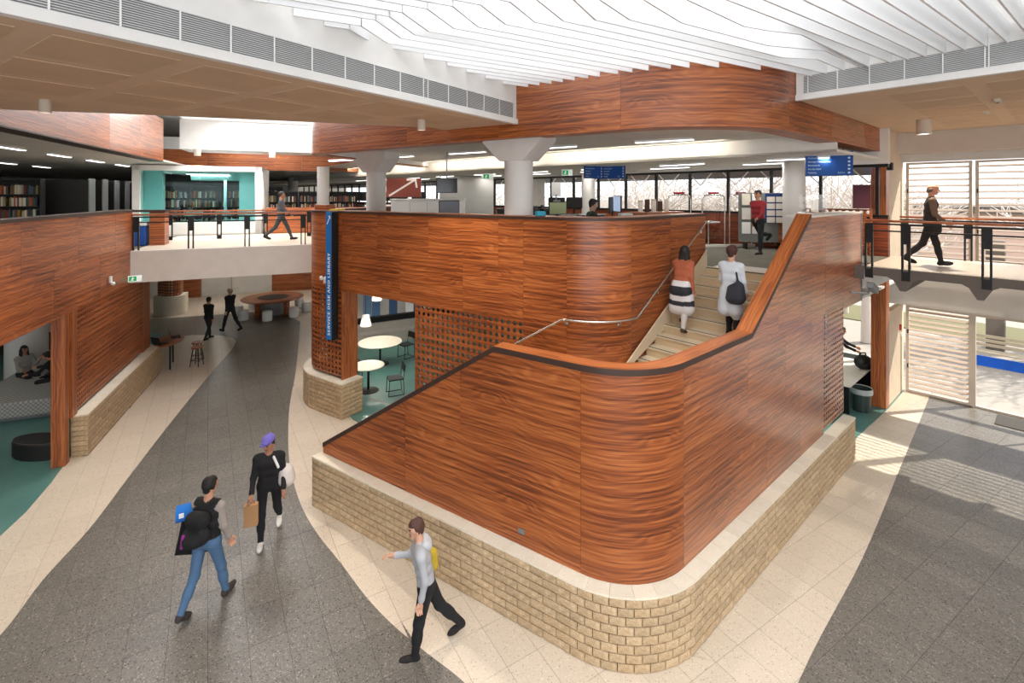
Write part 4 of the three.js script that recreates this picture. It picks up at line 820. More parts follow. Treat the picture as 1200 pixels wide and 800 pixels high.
{ const g = thing('spot_lamp', 'small bright spot lamp between the white ceiling baffles', 'ceiling light', [1.82, 7.86, -7.02]); part('can', lathe([[0.001, 0.1], [0.06, 0.1], [0.06, 0], [0.05, 0], [0.05, 0.02], [0.001, 0.02]]), M.whitemetal, g); part('lens', cyl(0.048, 0.048, 0.01, 0, 0.012, 0, 20), M.lampGlow, g.children[0]); const l = new THREE.SpotLight(COOLW, 25, 12, 0.6, 0.7, 2); l.position.set(1.82, 7.84, -7.02); l.target.position.set(1.82, 0, -7.02); l.castShadow = true; scene.add(l, l.target); }
{ const q = FR(7.6, -2.2), g = thing('emergency_light', 'flat white emergency light box on the right soffit', 'ceiling light', [q[0], SOFR, q[1]], YR); part('housing', rbox(0.34, 0.06, 0.1, 0.02, 0, -0.03, 0), M.can, g); part('lens', cyl(0.02, 0.02, 0.012, 0, -0.064, 0, 12), M.black, g);
  const s = FR(9.4, -1.9), d = thing('smoke_detector', 'small round smoke detector on the right soffit', 'smoke detector', [s[0], SOFR, s[1]]); part('body', lathe([[0.001, -0.05], [0.04, -0.045], [0.06, -0.02], [0.065, 0]]), M.can, d); }
// linear ceiling lights of the library
const lightBar = (name, label, group, x, y, z, len, yaw, power, w = 0.12) => {
  const g = thing(name, label, 'ceiling light', [x, y, z], yaw, group);
  part('housing', rbox(len, 0.05, w + 0.03, 0.008, 0, -0.025, 0), M.whitemetal, g); part('diffuser', box(len - 0.04, 0.012, w, 0, -0.054, 0), M.tubeGlow, g.children[0]);
  const l = areaLight(x, y - 0.07, z, len, w, COOLW, power, [0, -1, 0]); l.rotation.set(-Math.PI / 2, 0, 0); l.rotation.order = 'YXZ'; l.rotation.set(-Math.PI / 2, yaw, 0); return g;
};
for (const [t, o0] of [[8.45, 1.4], [9.8, 2.6]]) for (let k = 0; k < 9; k++) { const o = o0 + k * 3.1, q = FR(t, o); lightBar('linear_light', 'slim linear ceiling light in the low library ceiling by the windows', 'linear lights in the library ceiling', q[0], 6.62, q[1], 1.4, YR + Math.PI / 2, 34); }
for (let k = 0; k < 5; k++) { const q = FL(1.8 + k * 3.0, 6.3); lightBar('linear_light', 'slim linear ceiling light in the high cream ceiling behind the bulkhead', 'linear lights in the high library ceiling', q[0], 7.02, q[1], 1.4, YL, 26); }
for (let i = 0; i < 2; i++) for (let k = 0; k < 6; k++) { const q = FM(-0.5 + k * 2.5, -2.2 - i * 3.4); lightBar('linear_light', 'linear ceiling light above the dark book stacks', 'linear lights above the book stacks', q[0], 6.86, q[1], 1.2, YM, 20); }
// hidden-away room lights of the ground floor: recessed panels in the ceiling
const troffer = (x, z, yaw, label, power = 9) => { const g = thing('ceiling_panel_light', label, 'ceiling light', [x, FASC, z], yaw, 'recessed panel lights of the ground floor'); part('frame', rbox(0.64, 0.02, 0.64, 0.005, 0, -0.01, 0), M.whitemetal, g); part('diffuser', box(0.58, 0.008, 0.58, 0, -0.022, 0), M.tubeGlow, g); const l = areaLight(x, FASC - 0.04, z, 0.58, 0.58, COOLW, power, [0, -1, 0]); };
for (const [s, o] of [[5.2, 5], [7.6, 4.6], [10, 5.2], [8.8, 8.2], [12.4, 8.2], [6, 8.2], [14, 12]]) { const q = FL(s, o); troffer(q[0], q[1], YL, 'square recessed panel light in the study ceiling'); }
for (const [p, q0] of [[-2.5, -2.4], [1.2, -2.6], [-1, -6], [4, -5]]) { const q = FM(p, q0); troffer(q[0], q[1], YM, 'square recessed panel light in the lounge ceiling', 10); }
for (const [t, o] of [[9, 1.6], [11.5, 3], [9.5, 6]]) { const q = FR(t, o); troffer(q[0], q[1], YR, 'square recessed panel light above the window study desks'); }
for (const [x, z] of [[-10.5, -26.5], [-15, -25], [-13, -31]]) { const g = thing('ceiling_panel_light', 'square panel light under the upper floor beyond the round table', 'ceiling light', [x, 3.4, z], 0, 'panel lights beyond the round table'); part('diffuser', rbox(0.9, 0.02, 0.9, 0.005), M.tubeGlow, g); areaLight(x, 3.36, z, 0.88, 0.88, COOLW, 14); }

// ---------------------------------------------------------------- columns
function column(x, z, r, h0, h1, yaw, label, haunch = true) {
  const g = thing('concrete_column', label, 'column', [x, h0, z], yaw, 'pale round concrete columns');
  part('shaft', cyl(r, r, h1 - h0, 0, (h1 - h0) / 2, 0, 36), M.column, g);
  if (haunch) { const H = h1 - h0, sh = new THREE.Shape([[-r, H - 0.62], [r, H - 0.62], [r + 0.42, H - 0.22], [r + 0.42, H], [-r - 0.42, H], [-r - 0.42, H - 0.22]].map((v) => new THREE.Vector2(...v))), e = new THREE.ExtrudeGeometry(sh, { depth: 2 * r, bevelEnabled: false }); e.translate(0, 0, -r); part('haunch', boxUV(e), M.column, g); }
  return g;
}
column(0.14, -10.35, 0.3, FLOOR1, 7.02, YL, 'pale round column with haunched head behind the service desk wall beside the hanging screen');
column(-4.28, -15.6, 0.3, FLOOR1, 7.02, YL, 'pale round column with haunched head in front of the white cabinets');
column(7.75, -13.6, 0.28, FLOOR1, 6.62, YR, 'pale round column with a small blue notice beside the brochure stand', false);
column(3.02, -19.6, 0.26, FLOOR1, 6.62, YR, 'pale round column behind the hanging directory signs', false);
column(-9.0, -23.6, 0.28, FLOOR1, 7.02, YL, 'pale column beyond the end of the white footbridge', false);
column(-14.9, -15.2, 0.5, 0, 3.2, YM, 'thick white round column standing behind the lounge bench', false);
column(-14.6, -33, 0.3, FLOOR1, 7.02, YL, 'distant pale column near the computer desks', false);

// ---------------------------------------------------------------- printed signs
function print(w, h, draw) { const c = document.createElement('canvas'); c.width = w; c.height = h; draw(c.getContext('2d'), w, h); const t = new THREE.CanvasTexture(c); t.colorSpace = THREE.SRGBColorSpace; t.anisotropy = 8; return t; }
const printed = (t, o = {}) => new THREE.MeshStandardMaterial({ map: t, roughness: 0.7, ...o });
const plane = (w, h, x, y, z, ry = 0) => { const g = new THREE.PlaneGeometry(w, h); if (ry) g.rotateY(ry); g.translate(x, y, z); return g; };
{
  const q = FL(9.28, 2.58), g = thing('blue_sign', 'tall blue sign box with white lettering on the curved timber pillar', 'sign', [q[0], 1.95, q[1]], YL + Math.PI), W = 0.25, Hs = 3.31;
  part('case', rbox(W, Hs, 0.2, 0.008, 0, Hs / 2, 0), M.black, g);
  const t = print(150, 1986, (c, w, h) => {
    c.fillStyle = '#0b72bd'; c.fillRect(0, 0, w, h); c.fillStyle = '#fff'; c.save(); c.translate(w / 2, h - 60); c.rotate(-Math.PI / 2); c.font = 'bold 88px sans-serif'; c.textBaseline = 'middle'; const s = 'SERVICE DESK AND LIBRARY', m = c.measureText(s).width; c.scale(1290 / m, 1); c.fillText(s, 0, 4); c.restore();
    c.strokeStyle = '#fff'; c.lineWidth = 17; c.beginPath(); c.moveTo(34, 190); c.lineTo(104, 70); c.stroke(); c.lineWidth = 12; c.beginPath(); c.moveTo(66, 66); c.lineTo(108, 62); c.lineTo(118, 106); c.stroke();
  });
  part('lettered_face', plane(W - 0.012, Hs - 0.02, 0, Hs / 2, 0.1015), printed(t), g.children[0]);
}
const directory = (lines, marks) => print(512, 340, (c, w, h) => {
  c.fillStyle = '#124c98'; c.fillRect(0, 0, w, h); c.fillStyle = '#c9d8ee'; c.font = 'bold 30px sans-serif';
  lines.forEach((s, i) => c.fillText(s, 22, 52 + i * 52)); for (let i = 0; i < 6; i++) { c.beginPath(); c.arc(470, 42 + i * 52, 15, 0, 7); c.fill(); } c.font = 'bold 26px sans-serif'; c.fillText(marks, 350, 312);
});
M.dirBlue = std(0x0a2f66, { roughness: 0.5 });
function directorySign(x, y, z, yaw, w, h, tx, label) {
  const g = thing('directory_sign', label, 'sign', [x, y, z], yaw);
  part('board', rbox(w, h, 0.06, 0.006, 0, 0, 0), M.dirBlue, g); part('lettered_face', plane(w - 0.01, h - 0.01, 0, 0, 0.0315), printed(tx), g.children[0]);
  part('hanger', [bar([-w * 0.3, h / 2, 0], [-w * 0.3, 7.0 - y, 0], 0.008), bar([w * 0.3, h / 2, 0], [w * 0.3, 7.0 - y, 0], 0.008)], M.steel, g); return g;
}
const lines1 = ['Quiet Study', 'Training Room', 'Group Discussion', 'Research', 'Study Hall', 'Toilets'];
directorySign(7.52, 6.44, -11.75, -0.25, 1.0, 0.58, directory(lines1, 'E X I L'), 'single dark blue directory sign hanging by the right end of the timber bulkhead');
directorySign(2.63, 6.5, -16.0, 0.5, 0.74, 0.56, directory(lines1, 'W C'), 'left leaf of the angled pair of blue directory signs above the service desk');
directorySign(3.3, 6.5, -16.0, -0.5, 0.74, 0.56, directory(['Borrowing', 'Training Room', 'Photocopiers', 'Research', 'Printing', 'Toilets'], 'W C'), 'right leaf of the angled pair of blue directory signs above the service desk');
function exitSign(x, y, z, yaw, label, w = 0.3) {
  const g = thing('exit_sign', label, 'sign', [x, y, z], yaw), t = print(128, 72, (c, W, H) => { c.fillStyle = '#eef7f0'; c.fillRect(0, 0, W, H); c.fillStyle = '#2f9e5c'; c.fillRect(6, 6, 74, H - 12); c.fillStyle = '#fff'; c.beginPath(); c.arc(44, 18, 6, 0, 7); c.fill(); c.lineWidth = 7; c.strokeStyle = '#fff'; c.beginPath(); c.moveTo(42, 26); c.lineTo(38, 44); c.lineTo(48, 60); c.moveTo(38, 44); c.lineTo(26, 56); c.moveTo(30, 34); c.lineTo(56, 34); c.stroke(); c.strokeStyle = '#2f9e5c'; c.beginPath(); c.moveTo(92, 36); c.lineTo(118, 36); c.stroke(); });
  part('box', rbox(w, w * 0.56, 0.06, 0.006), M.whitemetal, g); const m = printed(t); m.emissive = new THREE.Color(1, 1, 1); m.emissiveMap = t; m.emissiveIntensity = 0.5; part('lit_face', plane(w - 0.02, w * 0.56 - 0.02, 0, 0, 0.031), m, g); return g;
}
{ const q = FM(3.35, -0.1); exitSign(q[0], 3.34, q[1], 0.75, 'small green exit sign under the end of the left timber balcony', 0.32); }
exitSign(2.0, 6.5, -18.0, 0.1, 'green exit sign hanging in front of the library windows', 0.4);
exitSign(-1.0, 6.45, -20.5, 0.1, 'green exit sign hanging beside the black screen', 0.42);
{ // cameras and emergency lamps
  const q = FM(1.9, -0.2), g = thing('security_camera', 'small white security camera on the left timber balcony front', 'camera', [q[0], 3.55, q[1]], YM); part('base', rbox(0.1, 0.16, 0.05, 0.01), M.whitemetal, g); part('lens_ball', (() => { const s = clean(new THREE.SphereGeometry(0.05, 14, 10)); s.translate(0, -0.11, 0.05); return s; })(), M.whitemetal, g);
  const r = FL(9.62, 2.62), h = thing('security_camera', 'white twin spot lamp on the curved timber pillar beside the blue sign', 'camera', [r[0], 3.42, r[1]], YL + Math.PI); part('base', rbox(0.1, 0.12, 0.06, 0.01), M.whitemetal, h); for (const x of [-0.08, 0.1]) { const s = clean(new THREE.SphereGeometry(0.06, 14, 10)); s.scale(1, 1, 0.8); s.translate(x, 0.08, 0.06); part('spot', s, M.whitemetal, h); }
  const t = FR(8.35, 0.2), c = thing('cctv_camera', 'long cctv camera on a bracket at the end of the ribbed stair wall', 'camera', [t[0], 3.5, t[1]], YR);
  part('bracket', [bar([-0.18, 0.02, 0.02], [-0.1, 0.02, 0.3], 0.022), bar([-0.1, 0.02, 0.3], [0.1, 0.12, 0.3], 0.022), cyl(0.05, 0.05, 0.03, -0.18, 0.02, 0.03)], M.greymetal, c);
  part('housing', (() => { const b = rbox(0.5, 0.12, 0.13, 0.015); b.rotateZ(-0.4); b.translate(0.22, 0.1, 0.32); return b; })(), M.greymetal, c); part('sun_shield', (() => { const b = rbox(0.56, 0.012, 0.15, 0.004); b.rotateZ(-0.4); b.translate(0.25, 0.17, 0.32); return b; })(), M.offwhite, c);
}
{ const g = thing('hanging_screen', 'black television screen hanging from the library ceiling on a pole', 'television', [-2.0, 5.98, -15.2], 0.22); part('panel', rbox(0.64, 0.46, 0.07, 0.01), M.black, g); part('glass_face', box(0.6, 0.42, 0.004, 0, 0, 0.037), std(0x0b0c0d, { roughness: 0.15 }), g); part('pole', bar([0, 0.2, -0.05], [0, 1.04, -0.05], 0.02), M.greymetal, g); }
// ---------------------------------------------------------------- teal meeting room and book stacks
{
  const o = FM(8.9, -1.74), g = thing('meeting_room', 'teal glass meeting room in a thick white frame beyond the left footbridge', 'room', [o[0], FLOOR1, o[1]], yawOf(nM)), W = 4.34, Hh = 2.72, D = 3.4;
  part('white_frame', [box(0.24, Hh, D, 0.12, Hh / 2, -D / 2), box(0.24, Hh, D, W - 0.12, Hh / 2, -D / 2), box(W, 0.2, D, W / 2, Hh - 0.1, -D / 2), box(W, 0.52, 0.3, W / 2, 0.26, -0.15), box(W, 0.06, D, W / 2, 0.03, -D / 2)], M.white, g);
  M.tealwall = plaster(0xb4dfe1); part('teal_wall', [box(0.6, 2.0, 0.08, 0.54, 1.52, -0.5), box(0.62, 2.0, 0.08, W - 0.55, 1.52, -0.5), box(0.1, 2.0, 0.1, W * 0.64, 1.52, -1.9), box(0.03, 2.0, D - 0.6, 0.26, 1.52, -1.8), box(0.03, 2.0, D - 0.6, W - 0.26, 1.52, -1.8)], M.tealwall, g);
  part('teal_ceiling_panel', box(2.2, 0.3, 0.04, W * 0.62, 2.34, -1.5), M.tealwall, g);
  for (let i = 0; i < 4; i++) { const w = (W - 0.48) / 4; part('glass_pane', box(w - 0.01, 2.0, 0.012, 0.24 + w * (i + 0.5), 1.52, -0.12), M.tealGlass ||= new THREE.MeshPhysicalMaterial({ color: 0xdff2f1, transmission: 1, roughness: 0.02, thickness: 0, ior: 1.2 }), g); }
  const at = (x, z) => { const p = FM(8.9 - z, -1.74 + x); return p; };
  { const q = at(2.2, -1.6); lightBar('linear_light', 'added white light bar brightening the teal meeting room', null, q[0], FLOOR1 + 2.5, q[1], 1.6, yawOf(nM), 60, 0.3); }  // light bar added to brighten the teal walls
  const mt = at(2.2, -1.7), tb = thing('meeting_table', 'dark round meeting table inside the teal room', 'table', [mt[0], FLOOR1 + 0.06, mt[1]], 0); part('tabletop', cyl(0.75, 0.75, 0.04, 0, 0.72, 0, 32), M.black, tb); part('pedestal', lathe([[0.25, 0], [0.26, 0.02], [0.05, 0.05], [0.04, 0.7]]), M.steel, tb);
  for (let k = 0; k < 4; k++) { const a = k * 1.57 + 0.5, p = [mt[0] + Math.cos(a) * 1.05, mt[1] + Math.sin(a) * 1.05]; chair(p[0], FLOOR1 + 0.06, p[1], -a + Math.PI / 2, 'teal shell chair with pale legs inside the meeting room', 'chairs in the teal meeting room', M.tealwall, M.whitemetal); }
}
function chair(x, y, z, yaw, label, group, seatM = M.black, legM = M.steel, s = 1) {   // sled-base cafe chair
  const g = thing('cafe_chair', label, 'chair', [x, y, z], yaw, group); g.scale.setScalar(s);
  part('seat', rbox(0.42, 0.03, 0.42, 0.012, 0, 0.45, 0), seatM, g);
  const b = rbox(0.42, 0.2, 0.02, 0.01); b.rotateX(-0.16); b.translate(0, 0.74, -0.235); part('backrest', b, seatM, g);
  for (const sx of [-0.2, 0.2]) { part('leg', [bar([sx, 0.44, 0.19], [sx, 0.01, 0.22], 0.009), bar([sx, 0.01, 0.22], [sx, 0.01, -0.22], 0.009), bar([sx, 0.01, -0.22], [sx, 0.44, -0.19], 0.009)], legM, g); part('back_post', bar([sx, 0.44, -0.19], [sx, 0.82, -0.25], 0.009), legM, g); }
  part('cross_bar', [bar([-0.2, 0.43, 0.19], [0.2, 0.43, 0.19], 0.008), bar([-0.2, 0.01, -0.2], [0.2, 0.01, -0.2], 0.008)], legM, g);
  return g;
}
const bookCols = [0xb9a88c, 0x7d3b2e, 0x3d5a6b, 0xd8cfb9, 0x8a7a3f, 0x55514c, 0xa65e3a, 0xc7c2b8, 0x2f3e4e, 0x93856d].map((c) => std(c, { roughness: 0.8 }));
function bookcase(x, y, z, yaw, w, h, rows, label, group, endMat = M.black) {
  const g = thing('bookcase', label, 'bookcase', [x, y, z], yaw, group);
  part('frame', [box(0.03, h, 0.32, -w / 2, h / 2, 0), box(0.03, h, 0.32, w / 2, h / 2, 0), box(w, h, 0.02, 0, h / 2, -0.15), box(w, 0.06, 0.32, 0, h - 0.03, 0)], endMat, g);
  const cols = bookCols.map(() => []);
  for (let r = 0; r < rows; r++) {
    const y0 = 0.12 + r * (h - 0.25) / rows, ph = (h - 0.25) / rows; part('shelf', box(w - 0.04, 0.025, 0.3, 0, y0, 0), M.black, g);
    let px = -w / 2 + 0.04; while (px < w / 2 - 0.1) { const bw = rr(0.025, 0.07), bh = ph * rr(0.6, 0.82); if (rnd() < 0.88) cols[(rnd() * bookCols.length) | 0].push(box(bw - 0.004, bh, 0.2, px + bw / 2, y0 + 0.013 + bh / 2, 0.02)); px += bw; }
  }
  cols.forEach((c, i) => { if (c.length) part('books', c, bookCols[i], g).userData.kind = 'stuff'; });
  return g;
}
for (let k = 0; k < 5; k++) { const p = FM(6.4, -4.0 - k * 1.35); bookcase(p[0], FLOOR1, p[1], yawOf(nM), 1.3, 2.1, 5, 'tall black bookcase of books standing behind the left timber balcony', 'bookcases behind the left balcony'); }
for (let k = 0; k < 7; k++) { const p = FM(7.6 + k * 1.15, -3.1), g = thing('stack_end', 'tall dark shelving stack seen end-on with a grey metal end panel', 'shelving', [p[0], FLOOR1, p[1]], yawOf(nM), 'row of shelving stacks beside the teal room'); part('end_panel', rbox(0.03, 2.15, 0.5, 0.006, 0.6, 1.075, 0), M.greymetal, g); part('shelf_block', [box(1.15, 2.1, 0.44, 0, 1.05, 0)], M.black, g); }
for (let k = 0; k < 4; k++) { const p = FM(13.9, -1.6 + k * 1.35); bookcase(p[0], FLOOR1, p[1], yawOf(nM), 1.3, 2.0, 4, 'bookcase of pale books seen behind the teal meeting room', 'bookcases behind the meeting room'); }
for (let k = 0; k < 3; k++) { const p = FM(12.2, 3.2 + k * 1.35); bookcase(p[0], FLOOR1, p[1], yawOf(nM), 1.3, 1.75, 4, 'bookcase of books between the teal room and the pale columns', 'bookcases right of the meeting room'); }
{ const a = FM(9.3, 2.75), b = FM(9.0, 6.6); solo('timber_counter', [beam(a, b, FLOOR1, 5.1, 0.5), beam(a, b, 5.1, 5.15, 0.6)], M.wood3, 'timber counter behind the walking figure on the left footbridge', 'counter');
  const kk = thing('timber_kiosk', 'open timber kiosk counter over a blue bin at the end of the left footbridge', 'counter'); part('worktop', beam(FM(5.3, -1.0), FM(5.3, 0.24), 5.16, 5.22, 0.6), M.edging, kk); part('side_panel', beam(FM(5.3, -0.2), FM(5.3, 0.2), FLOOR1 + 0.01, 5.16, 0.5), M.wood3, kk); part('side_panel', beam(FM(5.3, -0.98), FM(5.3, -0.8), FLOOR1 + 0.01, 5.16, 0.5), M.wood3, kk);
  const r = FM(5.25, -0.5); const bin = thing('recycling_bin', 'blue recycling bin beside the timber kiosk on the footbridge', 'bin', [r[0], FLOOR1 + 0.006, r[1]], yawOf(nM)); part('body', rbox(0.42, 0.62, 0.42, 0.04, 0, 0.31, 0), std(0x164a9c, { roughness: 0.5 }), bin); part('lid', rbox(0.45, 0.12, 0.45, 0.03, 0, 0.68, 0), M.whitemetal, bin); }
// ---------------------------------------------------------------- service desk and library furniture
function monitor(x, y, z, yaw, label, screen = M.black, s = 1) {
  const g = thing('computer_monitor', label, 'monitor', [x, y, z], yaw, 'computer monitors in the library'); g.scale.setScalar(s);
  part('panel', rbox(0.5, 0.32, 0.03, 0.008, 0, 0.34, 0), M.black, g); part('screen', box(0.47, 0.29, 0.004, 0, 0.34, 0.017), screen, g.children[0]); part('stand', [box(0.06, 0.2, 0.03, 0, 0.12, -0.03), rbox(0.24, 0.015, 0.18, 0.004, 0, 0.008, -0.02)], M.black, g); return g;
}
M.scrBlue = glow([0.25, 0.45, 0.75], 0.6); M.scrGreen = std(0x9aa579, { roughness: 0.3 }); M.scrGrey = std(0x8f96a0, { roughness: 0.3 });
function desk(x, z, yaw, w, d, h, label, top = M.whitemetal, y = FLOOR1) { const g = thing('desk', label, 'desk', [x, y, z], yaw); part('desktop', rbox(w, 0.03, d, 0.006, 0, h, 0), top, g); for (const sx of [-1, 1]) part('leg', [box(0.04, h, d - 0.1, sx * (w / 2 - 0.05), h / 2, 0)], M.greymetal, g); part('modesty_panel', box(w - 0.1, h * 0.5, 0.02, 0, h * 0.7, -d / 2 + 0.04), M.greymetal, g); return g; }
{
  const P1 = [1.25, -10.6], P2 = [2.25, -11.0], P3 = FR(3.6, 3.2);
  desk(P1[0], P1[1], YL, 1.1, 0.6, 1.0, 'white work desk behind the service desk wall near the round column'); desk(P2[0], P2[1], -1.2, 1.3, 0.6, 0.98, 'white work desk where the librarian sits');
  monitor(2.15, 5.1, -10.75, -1.9, 'grey monitor facing the librarian at the service desk', M.scrGrey, 1.1); monitor(2.4, 5.1, -11.25, -1.5, 'monitor beside the seated librarian', M.scrBlue, 1.15);
  monitor(0.98, 5.12, -10.62, 0.4, 'olive screened monitor on the work desk by the round column', M.scrGreen, 0.85);
  monitor(-1.6, 5.0, -12.6, 0.5, 'dark monitor peeking over the service desk wall below the hanging screen', M.scrGrey, 1.1);
  const sh = FR(4.95, 3.15), g = thing('display_counter', 'orange timber display counter at the top of the stairs', 'counter', [sh[0], FLOOR1, sh[1]], YR); part('body', box(1.4, 1.16, 0.5, 0, 0.58, 0), M.wood3, g); part('worktop', rbox(1.5, 0.05, 0.6, 0.01, 0, 1.19, 0), M.capwood, g);
  for (let i = 0; i < 9; i++) { const q = FR(4.34 + i * 0.13, 3.12 + (i % 2) * 0.09), b = solo('display_book', rbox(0.15, 0.22 + 0.05 * (i % 3), 0.03, 0.004, 0, 0.12, 0), [std(0xe9e2d4), std(0xd8b58e), std(0x4b3428), bookCols[3]][i % 4], 'small pale display book standing on the timber display counter', 'book', 'books on the display counter', [q[0], FLOOR1 + 1.215, q[1]], YR); }
  const ph = FL(0.4, 3.3); solo('telephone', [rbox(0.2, 0.06, 0.2, 0.01, 0, 0.03, 0), (() => { const b = rbox(0.05, 0.04, 0.2, 0.015); b.translate(-0.06, 0.09, 0); return b; })()], M.black, 'black desk telephone beside the librarian', 'telephone', null, [1.4, 5.12, -10.55], 0.4);
  solo('paper_box', rbox(0.26, 0.2, 0.2, 0.006, 0, 0.1, 0), M.whitemetal, 'white paper box on the service desk beside the display counter', 'box', null, [2.45, 5.1, -10.7], 0.2);
  solo('tape_dispenser', rbox(0.2, 0.1, 0.1, 0.02, 0, 0.05, 0), std(0x2f8fa5), 'teal stationery box on the counter by the round column', 'box', null, [0.55, DESK + 0.06, -9.62], 0.5);
  const y1 = FL(9.55, 2.95); solo('paper_stack', [rbox(0.34, 0.04, 0.24, 0.005, 0, 0.02, 0)], std(0xe0c83a), 'yellow flyers on the counter above the blue sign', 'paper', null, [y1[0], DESK + 0.06, y1[1]], YL);
  const y2 = FL(10.3, 3.1); solo('counter_box', [rbox(0.5, 0.14, 0.3, 0.008, 0, 0.07, 0)], M.wood3, 'small timber box on the counter at the end of the curved pillar', 'box', null, [y2[0], DESK + 0.06, y2[1]], YL);
  // white cabinets and red poster wall
  const ca = thing('white_cabinet', 'long low white cabinet behind the service desk wall', 'cabinet', [-2.9, FLOOR1, -17.2], 0.0); part('body', rbox(2.5, 1.42, 0.5, 0.01, 0, 0.71, 0), M.whitemetal, ca); for (const x of [-0.6, 0.0, 0.6]) part('door_gap', box(0.008, 1.3, 0.01, x, 0.7, 0.25), M.greymetal, ca); part('top', rbox(2.56, 0.03, 0.56, 0.006, 0, 1.44, 0), M.whitemetal, ca);
  const cb = thing('white_cabinet', 'short white cabinet beside the pale haunched column', 'cabinet', [-4.9, FLOOR1, -19.4], 0.0); part('body', rbox(1.6, 1.2, 0.5, 0.01, 0, 0.6, 0), M.whitemetal, cb); part('drawer_gap', box(1.5, 0.008, 0.01, 0, 0.8, 0.25), M.greymetal, cb);
  const po = thing('red_poster', 'red wall poster with a white arrow in the library', 'poster', [-4.7, 6.0, -21.5], 0.0); part('board', box(1.5, 0.82, 0.04), M.whitemetal, po); part('printed_face', plane(1.5, 0.82, 0, 0, 0.022), printed(print(256, 140, (c, w, h) => { c.fillStyle = '#8a4438'; c.fillRect(0, 0, w, h); c.strokeStyle = '#f2eeee'; c.lineWidth = 14; c.beginPath(); c.moveTo(20, 130); c.lineTo(210, 12); c.moveTo(150, 10); c.lineTo(215, 10); c.lineTo(225, 70); c.stroke(); })), po);
  // grey partition walls at the back with a lit doorway
  const pw = struct('wall_partition', 'grey partition walls at the back of the library', 'wall'); part('wall_panel', [box(2.6, 2.6, 0.1, -2.2, FLOOR1 + 1.3, -24), box(1.3, 2.6, 0.1, 0.9, FLOOR1 + 1.3, -23.5)], M.greywall, pw);
  // computer desks far back
  for (let k = 0; k < 7; k++) { const x = -10.2 + k * 0.85, z = -27 + 0.5 * (k % 2); monitor(x, FLOOR1 + 1.0, z, 0.2 * (k % 3), 'distant dark monitor in the row of public computers', M.black, 1.5); }
  desk(-7.8, -27.2, 0, 7, 0.8, 1.0, 'long dark computer desk at the far windows', M.black);
  for (let k = 0; k < 6; k++) { const x = 0.2 + (k % 3) * 0.9, z = -19.5 - Math.floor(k / 3) * 2; officeChair(x, FLOOR1, z, k * 1.1); }
  for (let k = 0; k < 5; k++) officeChair(-9.5 + k * 1.1, FLOOR1, -25.2, k * 1.7);
  monitor(0.3, FLOOR1 + 1.0, -21.0, 0.3, 'dark monitor in the workroom behind the round column', M.black, 1.5); desk(0.5, -21.2, 0, 2.4, 0.8, 1.0, 'dark workroom desk behind the round column', M.black);
  desk(1.9, -14.6, YR, 2.0, 0.7, 1.0, 'grey desk under the library windows', M.greymetal); monitor(1.3, FLOOR1 + 1.02, -14.4, 0.2, 'black monitor on the grey desk under the windows', M.black, 1.0); monitor(1.85, FLOOR1 + 1.02, -14.7, 0.2, 'second black monitor on the grey desk under the windows', M.black, 1.0);
  const ps = thing('poster_stand', 'white paper notice stand beside the olive monitor', 'notice', [1.25, FLOOR1, -14.0], 0.1); part('post', bar([0, 0, 0], [0, 1.6, 0], 0.02), M.greymetal, ps); part('sheet', rbox(0.26, 0.4, 0.02, 0.004, 0, 1.75, 0), M.whitemetal, ps); part('lower_sheet', rbox(0.2, 0.5, 0.02, 0.004, 0.02, 1.2, 0), M.greymetal, ps);
}
function officeChair(x, y, z, yaw) {
  const g = thing('office_chair', 'black swivel office chair in the library workroom', 'chair', [x, y, z], yaw, 'black office chairs in the library');
  part('seat', rbox(0.48, 0.08, 0.46, 0.03, 0, 0.5, 0), M.black, g); part('backrest', rbox(0.44, 0.55, 0.07, 0.03, 0, 0.88, -0.22), M.black, g); part('stem', bar([0, 0.1, 0], [0, 0.48, 0], 0.03), M.steel, g);
  part('base', [0, 1, 2, 3, 4].map((k) => bar([0, 0.1, 0], [Math.cos(k * 1.257) * 0.3, 0.06, Math.sin(k * 1.257) * 0.3], 0.02)), M.steel, g);
  for (const s of [-0.26, 0.26]) part('armrest', [rbox(0.05, 0.03, 0.26, 0.01, s, 0.7, 0), bar([s, 0.5, -0.02], [s, 0.7, -0.02], 0.014)], M.black, g);
}
// security gates, brochure board, cafe seats beyond
function gate(x, z, yaw, label) {
  const g = thing('security_gate', label, 'security gate', [x, FLOOR1, z], yaw, 'library security gates'), w = 0.36, h = 1.6;
  part('loop', tube([[-w, 0.1, 0], [-w, h - 0.2, 0], [-w + 0.06, h - 0.03, 0], [-w + 0.2, h, 0], [w - 0.2, h, 0], [w - 0.06, h - 0.03, 0], [w, h - 0.2, 0], [w, 0.1, 0]], 0.022, 60), M.chrome, g);
  part('clear_panel', box(2 * w - 0.06, h - 0.35, 0.012, 0, h / 2 + 0.06, 0), M.glass, g); part('foot', rbox(0.86, 0.08, 0.16, 0.015, 0, 0.04, 0), M.offwhite, g);
  const r = clean(new THREE.CapsuleGeometry(0.03, 0.3, 4, 10)); r.rotateZ(Math.PI / 2); r.translate(0, h + 0.05, 0); part('red_lamp', r, M.redlamp ||= std(0xa8242a, { roughness: 0.35 }), g); return g;
}
gate(5.05, -14.95, 0.1, 'chrome security gate loop nearest the service desk wall'); gate(6.15, -15.1, 0.1, 'chrome security gate loop between the other two gates'); gate(7.05, -15.25, 0.1, 'chrome security gate loop nearest the brochure stand');
